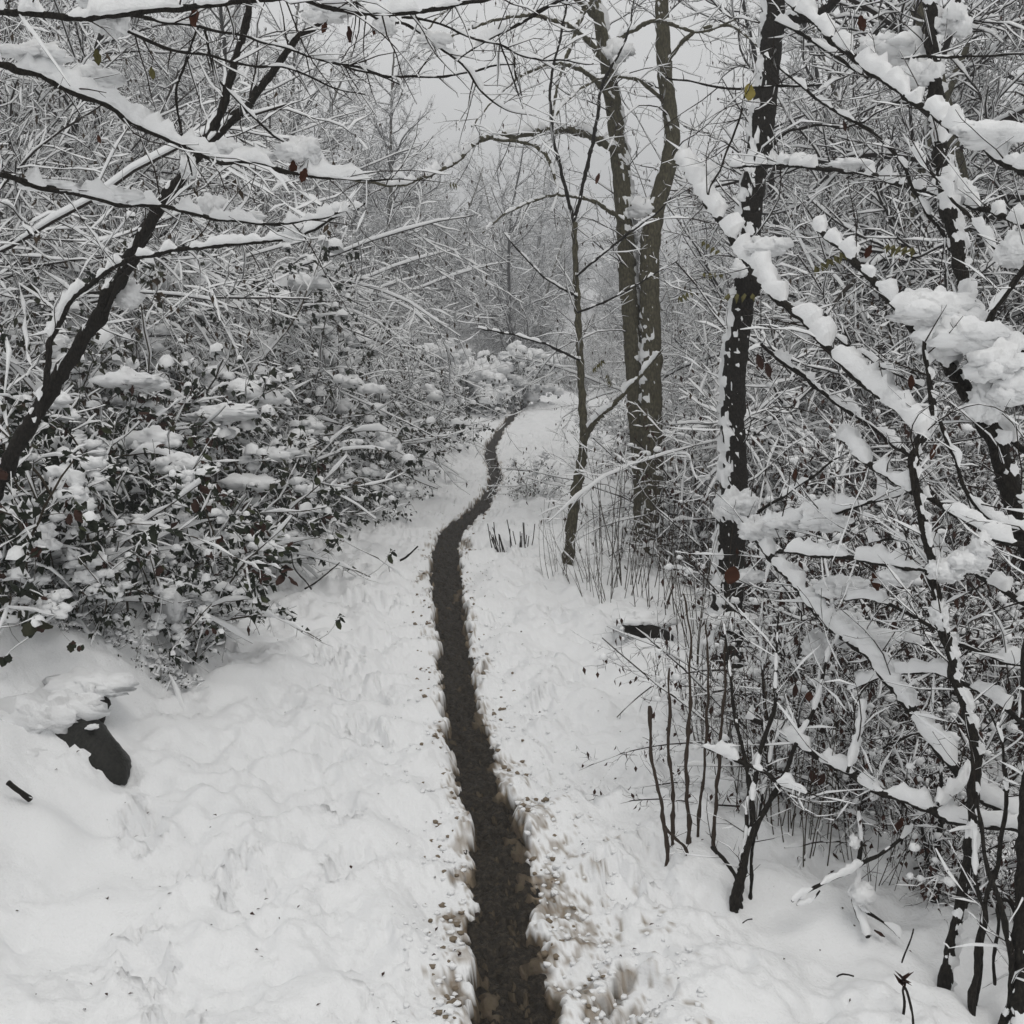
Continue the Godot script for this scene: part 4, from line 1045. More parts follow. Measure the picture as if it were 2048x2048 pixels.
	L = hero(t, "branch", [Vector4(0.815, 0.961, -2.934, 0.0065), Vector4(0.897, 0.977, -2.81, 0.0077), Vector4(0.96, 0.994, -2.686, 0.0082), Vector4(1.013, 1.008, -2.561, 0.0085), Vector4(1.059, 1.025, -2.437, 0.0081)], {"snow": 0.031, "cover": 0.85})
	dress(bk, sn, L, 12.0, 0.24, 0.002, S, 0.1)
	L = hero(t, "branch", [Vector4(1.09, 1.393, -2.502, 0.004), Vector4(1.124, 1.307, -2.487, 0.0046), Vector4(1.164, 1.2, -2.468, 0.0049), Vector4(1.231, 1.141, -2.458, 0.0049), Vector4(1.312, 1.121, -2.454, 0.0054)], {"snow": 0.02, "cover": 0.6})
	dress(bk, sn, L, 12.0, 0.24, 0.002, S, 0.1)
	part("twig_growth", bk, M.twig_bark, t, "stuff")
	part("snow_on_twigs", sn, M.snow, t, "stuff")
	for a in [[Vector3(0.766, 1.869, -3.094), Vector3(0.06, 0.035, 0.045), 7], [Vector3(0.647, 2.15, -3.448), Vector3(0.04, 0.035, 0.04), 5], [Vector3(1.077, 1.026, -2.387), Vector3(0.04, 0.035, 0.04), 5], [Vector3(1.12, 1.059, -2.362), Vector3(0.045, 0.03, 0.035), 5], [Vector3(1.143, 1.095, -2.348), Vector3(0.025, 0.035, 0.03), 4], [Vector3(1.062, 0.922, -2.368), Vector3(0.02, 0.04, 0.03), 4], [Vector3(1.014, 0.977, -2.53), Vector3(0.05, 0.03, 0.04), 6], [Vector3(0.866, 1.629, -2.95), Vector3(0.03, 0.035, 0.03), 4]]:
		snow_pile(t, a[0], a[1], a[2])


func build_right_low() -> void:
	var S := twig_spec({"snow": [0.009, 0.005, 0.0], "dens": [12.0, 26.0, 0.0], "ratio": [0.32, 0.08, 0.0], "cover": 0.5, "seg": [0.05, 0.04, 0.02], "wig": [0.2, 0.3, 0.3]})
	var t := thing("sprawling_tree", "low sprawling tree at the right edge with two snow covered boughs near the ground", "tree", Vector3.ZERO)
	var bk := Geo.new()
	var sn := Geo.new()
	hero(t, "trunk", [Vector4(1.461, 0.027, -2.109, 0.038), Vector4(1.418, 0.244, -2.16, 0.0356), Vector4(1.4, 0.388, -2.198, 0.0307), Vector4(1.343, 0.572, -2.243, 0.018), Vector4(1.324, 0.822, -2.3, 0.0129)], {"sides": 12, "step": 0.03})
	var all := [
		[[Vector4(1.385, 0.351, -2.166, 0.0177), Vector4(1.325, 0.382, -2.236, 0.0156), Vector4(1.273, 0.415, -2.306, 0.0147), Vector4(1.231, 0.422, -2.371, 0.0144), Vector4(1.215, 0.441, -2.439, 0.014), Vector4(1.151, 0.511, -2.516, 0.0137), Vector4(1.124, 0.564, -2.589, 0.0132), Vector4(1.094, 0.615, -2.663, 0.0135), Vector4(1.036, 0.693, -2.741, 0.0131), Vector4(0.998, 0.723, -2.81, 0.0134), Vector4(0.952, 0.753, -2.88, 0.0129), Vector4(0.906, 0.814, -2.955, 0.0131), Vector4(0.855, 0.88, -3.031, 0.0126), Vector4(0.814, 0.934, -3.105, 0.012), Vector4(0.774, 0.98, -3.177, 0.0105), Vector4(0.745, 1.011, -3.247, 0.0071)], 0.029, 0.97],
		[[Vector4(1.356, 0.354, -2.116, 0.0136), Vector4(1.325, 0.4, -2.203, 0.0128), Vector4(1.239, 0.402, -2.282, 0.0119), Vector4(1.152, 0.378, -2.357, 0.0116), Vector4(1.086, 0.376, -2.436, 0.0113), Vector4(1.001, 0.381, -2.515, 0.0101), Vector4(0.95, 0.394, -2.597, 0.0097), Vector4(0.846, 0.433, -2.683, 0.0092), Vector4(0.784, 0.451, -2.765, 0.0087), Vector4(0.716, 0.466, -2.846, 0.0081)], 0.028, 0.92],
		[[Vector4(0.792, 0.961, -3.137, 0.0069), Vector4(0.87, 1.015, -3.085, 0.0068), Vector4(0.953, 1.05, -3.031, 0.0066), Vector4(0.999, 1.077, -2.974, 0.0062), Vector4(1.075, 1.111, -2.919, 0.0054), Vector4(1.178, 1.16, -2.867, 0.0047)], 0.04, 0.85],
		[[Vector4(0.772, 0.994, -3.244, 0.0046), Vector4(0.83, 1.046, -3.202, 0.0046), Vector4(0.938, 1.131, -3.167, 0.0041), Vector4(1.008, 1.197, -3.127, 0.0034), Vector4(1.059, 1.253, -3.087, 0.0025)], 0.012, 0.6],
		[[Vector4(1.024, 0.684, -3.088, 0.0052), Vector4(1.093, 0.695, -3.039, 0.0054), Vector4(1.159, 0.677, -2.985, 0.0057), Vector4(1.239, 0.675, -2.934, 0.0056), Vector4(1.348, 0.667, -2.882, 0.0049)], 0.035, 0.85],
		[[Vector4(0.922, 0.43, -2.535, 0.0044), Vector4(0.952, 0.481, -2.578, 0.005), Vector4(0.978, 0.526, -2.62, 0.0051), Vector4(0.996, 0.588, -2.665, 0.0039)], 0.02, 0.9],
		[[Vector4(0.569, 0.413, -2.735, 0.0047), Vector4(0.636, 0.406, -2.683, 0.0061), Vector4(0.7, 0.395, -2.631, 0.006), Vector4(0.762, 0.372, -2.576, 0.0053), Vector4(0.806, 0.366, -2.524, 0.0044)], 0.03, 0.8],
		[[Vector4(1.083, 0.431, -2.332, 0.004), Vector4(1.139, 0.456, -2.371, 0.0055), Vector4(1.188, 0.475, -2.408, 0.0047), Vector4(1.239, 0.494, -2.445, 0.0028)], 0.025, 0.9],
		[[Vector4(1.339, 0.776, -2.393, 0.0067), Vector4(1.271, 0.777, -2.475, 0.0063), Vector4(1.195, 0.794, -2.559, 0.0057), Vector4(1.084, 0.857, -2.651, 0.005), Vector4(1.024, 0.865, -2.734, 0.0036), Vector4(0.975, 0.836, -2.81, 0.0023)], 0.03, 0.75],
		[[Vector4(1.339, 0.59, -2.36, 0.0067), Vector4(1.285, 0.654, -2.453, 0.0063), Vector4(1.253, 0.667, -2.536, 0.0057), Vector4(1.172, 0.682, -2.62, 0.005), Vector4(1.085, 0.648, -2.696, 0.0036), Vector4(0.991, 0.582, -2.765, 0.0023)], 0.028, 0.7],
		[[Vector4(1.286, 0.949, -2.322, 0.0078), Vector4(1.258, 0.962, -2.426, 0.0067), Vector4(1.225, 0.991, -2.533, 0.0056), Vector4(1.184, 1.025, -2.64, 0.0049), Vector4(1.108, 1.034, -2.743, 0.0039), Vector4(1.053, 1.006, -2.84, 0.0023)], 0.03, 0.75],
	]
	for i in all.size():
		var L := hero(t, "bough" if i < 2 else "branch", all[i][0], {"snow": all[i][1], "cover": all[i][2], "sides": 10, "k": 13})
		dress(bk, sn, L, 14.0, 0.3, 0.0022, S, 0.1)
	part("twig_growth", bk, M.twig_bark, t, "stuff")
	part("snow_on_twigs", sn, M.snow, t, "stuff")
	for a in [[Vector3(0.749, 1.05, -3.234), Vector3(0.06, 0.05, 0.06), 8], [Vector3(0.8, 0.987, -3.141), Vector3(0.06, 0.04, 0.05), 8], [Vector3(0.889, 1.021, -3.097), Vector3(0.06, 0.03, 0.045), 6], [Vector3(0.976, 1.04, -2.998), Vector3(0.07, 0.035, 0.045), 7], [Vector3(1.009, 0.85, -2.914), Vector3(0.07, 0.035, 0.045), 6], [Vector3(0.766, 0.834, -3.114), Vector3(0.05, 0.025, 0.04), 5], [Vector3(1.073, 0.707, -2.889), Vector3(0.08, 0.035, 0.05), 7], [Vector3(0.959, 0.636, -2.978), Vector3(0.04, 0.05, 0.04), 5]]:
		snow_pile(t, a[0], a[1], a[2])
	# upright shoots by the track, each on its own root
	var shoots := [
		[[Vector4(0.463, 0.111, -2.733, 0.0057), Vector4(0.446, 0.229, -2.741, 0.0052), Vector4(0.422, 0.325, -2.745, 0.0047), Vector4(0.413, 0.423, -2.75, 0.0044), Vector4(0.403, 0.536, -2.757, 0.005)], "leftmost bare brown shoot beside the track, its tip cut square"],
		[[Vector4(0.491, 0.111, -2.764, 0.0051), Vector4(0.483, 0.245, -2.772, 0.0045), Vector4(0.471, 0.394, -2.783, 0.004), Vector4(0.471, 0.508, -2.788, 0.0035), Vector4(0.467, 0.634, -2.795, 0.0025)], "straight brown shoot just right of the cut one beside the track"],
		[[Vector4(0.535, 0.119, -2.765, 0.0058), Vector4(0.527, 0.332, -2.786, 0.0054), Vector4(0.532, 0.481, -2.796, 0.0048), Vector4(0.528, 0.602, -2.801, 0.0038), Vector4(0.528, 0.716, -2.805, 0.0031), Vector4(0.506, 0.859, -2.814, 0.0022)], "tall kinked brown shoot, third from the track on the right"],
		[[Vector4(0.569, 0.13, -2.787, 0.0045), Vector4(0.584, 0.384, -2.806, 0.0038), Vector4(0.585, 0.502, -2.802, 0.0033), Vector4(0.585, 0.597, -2.793, 0.0028), Vector4(0.572, 0.767, -2.798, 0.0019)], "thin pale shoot, fourth from the track, bending right half way up"],
		[[Vector4(0.604, 0.08, -2.727, 0.0064), Vector4(0.611, 0.257, -2.746, 0.0047), Vector4(0.621, 0.449, -2.767, 0.0039), Vector4(0.631, 0.578, -2.777, 0.0031), Vector4(0.625, 0.736, -2.792, 0.0022)], "short dark shoot rooted left of the spreading clump of stems"],
		[[Vector4(0.519, 0.096, -2.68, 0.0041), Vector4(0.475, 0.169, -2.642, 0.0038), Vector4(0.438, 0.234, -2.602, 0.003)], "broken stick lying askew at the foot of the shoots"],
	]
	for e in shoots:
		t = thing("young_shoot", e[1], "shoot", Vector3.ZERO)
		var L := hero(t, "stem", e[0], {"bark": "shoot_bark", "sides": 7, "wob": 0.004, "knots": 0.6})
		bk = Geo.new()
		sn = Geo.new()
		dress(bk, sn, L, 10.0, 0.06, 0.0012, S, 0.2, 0.3)
		part("side_twigs", bk, M.shoot_bark, t, "stuff")
	t = thing("stem_clump", "clump of dark stems spreading upward from one root right of the shoots", "shrub", Vector3.ZERO)
	bk = Geo.new()
	sn = Geo.new()
	for q in [[Vector4(0.619, 0.083, -2.494, 0.0117), Vector4(0.642, 0.141, -2.531, 0.0104), Vector4(0.675, 0.23, -2.573, 0.0082), Vector4(0.69, 0.351, -2.62, 0.0068), Vector4(0.721, 0.46, -2.665, 0.0061), Vector4(0.761, 0.57, -2.711, 0.0052), Vector4(0.774, 0.683, -2.757, 0.0037), Vector4(0.788, 0.798, -2.803, 0.0022)], [Vector4(0.617, 0.101, -2.477, 0.0116), Vector4(0.655, 0.19, -2.529, 0.0088), Vector4(0.699, 0.275, -2.58, 0.0075), Vector4(0.762, 0.347, -2.629, 0.0067), Vector4(0.818, 0.436, -2.682, 0.0061), Vector4(0.883, 0.536, -2.735, 0.0053), Vector4(0.933, 0.655, -2.793, 0.0038), Vector4(0.992, 0.753, -2.846, 0.0022)], [Vector4(0.637, 0.095, -2.527, 0.0074), Vector4(0.661, 0.184, -2.568, 0.0067), Vector4(0.673, 0.32, -2.618, 0.006), Vector4(0.673, 0.399, -2.657, 0.0061), Vector4(0.644, 0.524, -2.704, 0.0049), Vector4(0.634, 0.652, -2.752, 0.0037), Vector4(0.628, 0.767, -2.798, 0.0022)], [Vector4(0.668, 0.139, -2.535, 0.0044), Vector4(0.688, 0.208, -2.585, 0.0042), Vector4(0.722, 0.309, -2.641, 0.004), Vector4(0.75, 0.398, -2.695, 0.0031), Vector4(0.819, 0.536, -2.757, 0.0019)], [Vector4(0.629, 0.097, -2.497, 0.0059), Vector4(0.598, 0.155, -2.534, 0.005), Vector4(0.566, 0.185, -2.567, 0.0045), Vector4(0.582, 0.154, -2.588, 0.003)]]:
		var L := hero(t, "stem", q, {"bark": "dark_bark", "sides": 8, "snow": 0.012, "cover": 0.3})
		dress(bk, sn, L, 9.0, 0.2, 0.0016, S, 0.25)
	part("twig_growth", bk, M.twig_bark, t, "stuff")
	part("snow_on_twigs", sn, M.snow, t, "stuff")
	t = thing("bent_stem_clump", "clump of thin curving stems in the lower right corner", "shrub", Vector3.ZERO)
	bk = Geo.new()
	sn = Geo.new()
	for q in [[Vector4(1.073, 0.073, -2.066, 0.0074), Vector4(1.083, 0.106, -2.078, 0.0068), Vector4(1.098, 0.2, -2.1, 0.0062), Vector4(1.11, 0.252, -2.115, 0.0062), Vector4(1.129, 0.329, -2.134, 0.0056), Vector4(1.152, 0.4, -2.152, 0.0053), Vector4(1.168, 0.488, -2.173, 0.005), Vector4(1.175, 0.576, -2.194, 0.0043), Vector4(1.167, 0.653, -2.214, 0.003), Vector4(1.132, 0.738, -2.234, 0.0018)], [Vector4(1.103, 0.262, -2.1, 0.005), Vector4(1.107, 0.298, -2.14, 0.0043), Vector4(1.112, 0.342, -2.181, 0.0038), Vector4(1.123, 0.427, -2.23, 0.0026)], [Vector4(1.135, 0.013, -2.035, 0.0074), Vector4(1.146, 0.107, -2.038, 0.0067), Vector4(1.144, 0.211, -2.043, 0.0067), Vector4(1.115, 0.315, -2.048, 0.006), Vector4(1.082, 0.405, -2.05, 0.0053), Vector4(1.054, 0.518, -2.057, 0.0041), Vector4(1.042, 0.595, -2.057, 0.0024)], [Vector4(1.151, -0.002, -2.002, 0.017), Vector4(1.167, 0.148, -2.037, 0.0158), Vector4(1.175, 0.323, -2.077, 0.0147), Vector4(1.188, 0.488, -2.114, 0.0135), Vector4(1.198, 0.678, -2.156, 0.0111), Vector4(1.197, 0.857, -2.196, 0.0086), Vector4(1.22, 1.037, -2.236, 0.0062)], [Vector4(1.145, 0.305, -2.107, 0.0037), Vector4(1.189, 0.231, -2.094, 0.0037), Vector4(1.207, 0.122, -2.075, 0.0037)]]:
		var L := hero(t, "stem", q, {"bark": "dark_bark", "sides": 9, "snow": 0.012, "cover": 0.35})
		dress(bk, sn, L, 8.0, 0.16, 0.0016, S, 0.3)
	part("twig_growth", bk, M.twig_bark, t, "stuff")
	part("snow_on_twigs", sn, M.snow, t, "stuff")
	t = thing("dark_stem_clump", "small dark tuft of stems in a hollow behind the crooked stem", "shrub", Vector3.ZERO)
	for q in [[Vector4(1.229, 0.01, -2.614, 0.0123), Vector4(1.24, 0.109, -2.644, 0.0093), Vector4(1.252, 0.225, -2.677, 0.0077), Vector4(1.264, 0.342, -2.71, 0.0053), Vector4(1.281, 0.459, -2.744, 0.0031)], [Vector4(1.223, 0.018, -2.615, 0.0061), Vector4(1.208, 0.122, -2.65, 0.0053), Vector4(1.2, 0.221, -2.685, 0.004), Vector4(1.197, 0.305, -2.716, 0.0023)], [Vector4(1.235, 0.025, -2.616, 0.0061), Vector4(1.266, 0.079, -2.609, 0.0046), Vector4(1.304, 0.163, -2.607, 0.0036), Vector4(1.334, 0.231, -2.602, 0.0023)]]:
		hero(t, "stem", q, {"sides": 8, "snow": 0.01, "cover": 0.35})
	t = thing("broken_branch", "snowy broken branch hanging with thin twigs over the open snow at right", "branch", Vector3.ZERO)
	bk = Geo.new()
	sn = Geo.new()
	for q in [[Vector4(0.923, 0.076, -2.321, 0.0069), Vector4(0.922, 0.09, -2.357, 0.007), Vector4(0.911, 0.124, -2.397, 0.0071), Vector4(0.927, 0.15, -2.435, 0.0064), Vector4(0.946, 0.174, -2.473, 0.0058), Vector4(0.965, 0.229, -2.517, 0.005), Vector4(0.966, 0.314, -2.566, 0.003)], [Vector4(0.743, 0.138, -2.382, 0.0035), Vector4(0.814, 0.172, -2.403, 0.0042), Vector4(0.87, 0.187, -2.42, 0.0042), Vector4(0.917, 0.197, -2.436, 0.0048), Vector4(0.995, 0.226, -2.456, 0.0049), Vector4(1.057, 0.266, -2.477, 0.0037), Vector4(1.101, 0.304, -2.499, 0.0029), Vector4(1.141, 0.337, -2.519, 0.0017)], [Vector4(0.923, 0.122, -2.379, 0.0036), Vector4(0.963, 0.102, -2.351, 0.0033), Vector4(1.011, 0.072, -2.32, 0.0025)], [Vector4(0.811, 0.163, -2.387, 0.0022), Vector4(0.79, 0.136, -2.382, 0.0021), Vector4(0.755, 0.125, -2.38, 0.0017)]]:
		var L := hero(t, "branch", q, {"sides": 8, "snow": 0.014, "cover": 0.6})
		dress(bk, sn, L, 7.0, 0.1, 0.0014, S, 0.2)
	part("twig_growth", bk, M.twig_bark, t, "stuff")
	snow_pile(t, Vector3(0.92, 0.161, -2.366), Vector3(0.03, 0.028, 0.03), 5)
	snow_pile(t, Vector3(0.926, 0.257, -2.464), Vector3(0.014, 0.02, 0.015), 3)
	# the tangle behind these
	var group := "thorny shrubs in the tangle at right"
	var lab := ["thorny shrub in the tangle behind the low boughs", "low thorny shrub between dark trunk and low boughs", "thorny shrub at the right edge behind the forked tree"]
	var spots := [[Vector3(0.93, 0.065, -3.139), 0.62, 1], [Vector3(1.119, 0.04, -3.274), 0.7, 0], [Vector3(1.242, 0.022, -2.999), 0.75, 0], [Vector3(1.445, -0.049, -3.748), 0.8, 0], [Vector3(1.619, -0.089, -3.545), 0.85, 0], [Vector3(1.704, -0.092, -3.215), 0.8, 2], [Vector3(2.096, -0.157, -4.107), 0.95, 2], [Vector3(1.179, 0.01, -3.881), 0.7, 1], [Vector3(1.553, -0.103, -4.628), 0.9, 0], [Vector3(1.92, -0.154, -4.619), 1.0, 0], [Vector3(2.371, -0.153, -4.922), 1.1, 2], [Vector3(2.813, -0.156, -5.188), 1.2, 2], [Vector3(2.087, -0.164, -5.702), 1.05, 0], [Vector3(2.611, -0.152, -5.886), 1.2, 0], [Vector3(3.392, -0.157, -6.534), 1.35, 2], [Vector3(2.012, -0.157, -6.534), 0.95, 1], [Vector3(2.836, -0.165, -7.173), 1.2, 0], [Vector3(3.797, -0.159, -7.875), 1.4, 2], [Vector3(2.794, -0.166, -8.552), 1.1, 1], [Vector3(1.425, -0.014, -2.653), 0.55, 2], [Vector3(1.326, 0.016, -2.717), 0.5, 2], [Vector3(1.191, 0.033, -2.78), 0.45, 0], [Vector3(1.114, 0.041, -3.035), 0.5, 0]]
	var keys := ["tangle_a", "tangle_b", "tangle_c"]
	for i in 34:
		var z := -rg.randf_range(3.9, 7.5)
		var x := trail_at(z).x + 1.75 + rg.randf_range(0.0, 1.9 - z * 0.18)
		if before_trunks(x, z):
			continue
		put(["tangle_a", "tangle_b", "tangle_c"][i % 3], down(Vector3(x, 0, z)), rg.randf() * TAU, rg.randf_range(0.8, 1.35), "thorny shrub further back in the tangle on the right", "shrub", "thorny shrubs further back on the right")
	for i in spots.size():
		var w: int = spots[i][2]
		var mine := spots.filter(func(e): return e[2] == w)
		var label: String = lab[w] + ", %s from the camera" % ranks(mine.map(func(e): return e[0]))[mine.find(spots[i])]
		put(keys[i % 3], down(spots[i][0]), rg.randf() * TAU, spots[i][1] * rg.randf_range(0.9, 1.1), label, "shrub", group + [" centre", " by the dark trunk", " edge"][w])


func build_left_thicket() -> void:
	var spots := [
		["ivy_b", Vector3(-2.135, 0.573, -3.818), 0.9, "snowed-over ivy bush behind the bank at the left edge"],
		["ivy_b", Vector3(-1.865, 0.477, -4.005), 0.8, "ivy bush low behind the snow bank in front of the leaning tree"],
		["ivy_a", Vector3(-1.509, 0.231, -4.264), 0.7, "dark ivy bush at the foot of the thicket where it meets the path"],
		["ivy_a", Vector3(-1.7, 0.373, -4.289), 1.0, "ivy bush under the snowy heap left of the foot of the thicket"],
		["ivy_b", Vector3(-1.666, 0.131, -5.239), 0.65, "small ivy bush at the path edge just behind the dark one"],
		["ivy_a", Vector3(-1.925, 0.522, -4.097), 1.2, "tall ivy bush round the base of the leaning tree"],
		["ivy_a", Vector3(-1.99, 0.241, -5.655), 1.35, "tall ivy bush with a long white snow ridge, middle of the left thicket"],
		["ivy_b", Vector3(-2.243, 0.647, -4.162), 1.4, "ivy bush at the left edge behind the bank"],
		["ivy_b", Vector3(-1.893, 0.148, -6.936), 0.95, "ivy bush at the path edge where the thicket steps back"],
	]
	spots.append_array([
		["ivy_c", Vector3(-2.131, 0.61, -4.07), 1.2, "dark ivy bush with withered leaves at the left edge under the leaning trunk"],
		["ivy_c", Vector3(-2.346, 0.407, -5.342), 1.25, "dark ivy bush with withered leaves hiding the foot of the leaning trunk"],
		["ivy_c", Vector3(-2.313, 0.349, -6.226), 1.2, "dark ivy bush with withered leaves behind the white snow ridge"],
	])
	var grown := []
	for s in spots:
		grown.append(put(s[0], down(s[1], 0.05), rg.randf() * TAU, s[2], s[3], "ivy bush", ""))
	for e in [[4, Vector3(-1.64, 0.804, -4.835), Vector3(0.13, 0.08, 0.09)], [6, Vector3(-1.693, 0.947, -5.064), Vector3(0.14, 0.06, 0.1)], [6, Vector3(-1.931, 1.062, -5.287), Vector3(0.13, 0.06, 0.1)], [4, Vector3(-1.59, 0.664, -4.658), Vector3(0.08, 0.1, 0.08)], [8, Vector3(-1.539, 0.721, -5.937), Vector3(0.16, 0.06, 0.1)], [6, Vector3(-1.733, 1.15, -6.013), Vector3(0.2, 0.05, 0.12)], [3, Vector3(-1.96, 0.57, -4.235), Vector3(0.1, 0.09, 0.09)], [0, Vector3(-2.123, 0.605, -4.191), Vector3(0.12, 0.09, 0.1)], [2, Vector3(-1.503, 0.42, -4.209), Vector3(0.05, 0.08, 0.05)], [3, Vector3(-1.824, 0.669, -4.507), Vector3(0.12, 0.05, 0.08)], [5, Vector3(-2.143, 1.098, -4.684), Vector3(0.12, 0.05, 0.08)], [6, Vector3(-2.113, 1.367, -5.442), Vector3(0.16, 0.06, 0.1)], [8, Vector3(-1.514, 0.86, -6.267), Vector3(0.12, 0.05, 0.09)]]:
		var o: Node3D = grown[e[0]]
		var g := Geo.new()
		heap(g, e[1], e[2], 16)
		part("snow_heap", g, M.snow, o).transform = o.transform.affine_inverse()
	for e in [[Vector3(-1.835, 0.462, -3.838), 0.3, "small ivy sprig poking out of the bank snow, nearest the left edge"], [Vector3(-1.703, 0.38, -3.946), 0.28, "small ivy sprig half way down the snow bank"], [Vector3(-1.581, 0.303, -3.932), 0.25, "small ivy sprig low on the snow bank"], [Vector3(-1.485, 0.231, -3.961), 0.26, "ivy sprig at the foot of the bank beside the open snow"]]:
		put("ivy_b", down(e[0], 0.05), rg.randf() * TAU, e[1], e[2], "ivy sprig")
	var rest := [[Vector3(-1.817, 0.118, -8.172), 0.95, 1], [Vector3(-2.09, 0.239, -7.865), 1.2, 1], [Vector3(-1.694, 0.135, -9.533), 0.9, 0], [Vector3(-2.048, 0.278, -9.27), 1.3, 0], [Vector3(-1.557, 0.123, -10.772), 0.8, 2], [Vector3(-1.869, 0.253, -10.906), 1.2, 0], [Vector3(-1.521, 0.068, -12.412), 0.9, 2], [Vector3(-1.61, 0.09, -14.457), 1.0, 0], [Vector3(-1.978, 0.273, -13.775), 1.5, 1], [Vector3(-1.476, 0.057, -16.485), 0.9, 2], [Vector3(-1.661, 0.194, -17.54), 1.2, 0], [Vector3(-2.351, 0.331, -7.336), 1.3, 0], [Vector3(-2.626, 0.44, -6.707), 1.5, 1], [Vector3(-2.992, 0.541, -6.324), 1.6, 0], [Vector3(-2.598, 0.449, -8.929), 1.6, 0], [Vector3(-3.133, 0.575, -8.683), 1.7, 1], [Vector3(-2.397, 0.43, -10.396), 1.7, 1], [Vector3(-3.839, 0.714, -8.708), 1.8, 0], [Vector3(-3.989, 0.723, -7.79), 1.8, 1], [Vector3(-2.423, 0.419, -12.989), 1.8, 0]]
	var rank := ranks(rest.map(func(e): return e[0]))
	for i in rest.size():
		var e: Array = rest[i]
		put(["mound_a", "mound_b", "mound_c"][e[2]], down(e[0], 0.06), rg.randf() * TAU, e[1] * rg.randf_range(0.9, 1.1), "%s snow covered bramble mound beyond the ivy on the left, counted into the distance" % rank[i], "bramble", "bramble mounds along the left of the path")
	put("capped", down(Vector3(-1.297, 0.1, -20.802)), 0.6, 1.7, "white topped bush left of the path where it bends out of sight", "bramble", "")
	put("capped", down(Vector3(-0.379, 0.068, -22.77)), 2.0, 1.5, "rounded snow capped bush beside the far end of the track", "bramble", "")
	put("mound_c", down(Vector3(0.236, 0.065, -9.817)), 1.0, 0.62, "low dark bush on the right edge of the track under a snow cap", "bramble", "")
	# springing twigs over the brambles
	for i in 46:
		var z := -rg.randf_range(6.0, 22.0)
		var x := trail_at(z).x - rg.randf_range(2.0, 5.5) - 0.05 * -z
		put(["shrub_a", "shrub_b"][i % 2], down(Vector3(x, 0, z)), rg.randf_range(-0.7, 0.7), rg.randf_range(0.55, 0.9), "twiggy bare shrub leaning over the brambles left of the path", "shrub", "bare shrubs over the brambles on the left")


func band(z: float) -> String:
	return ", among the nearest" if z > -18.0 else ", half way back" if z > -32.0 else ", far back in the haze"


# the ground just before the two named trunks, which the photograph shows clear
func before_trunks(x: float, z: float) -> bool:
	return (absf(x - 1.0) < 0.42 and z > -7.5 and z < -4.9) or (absf(x - 0.98) < 0.34 and z > -4.75)


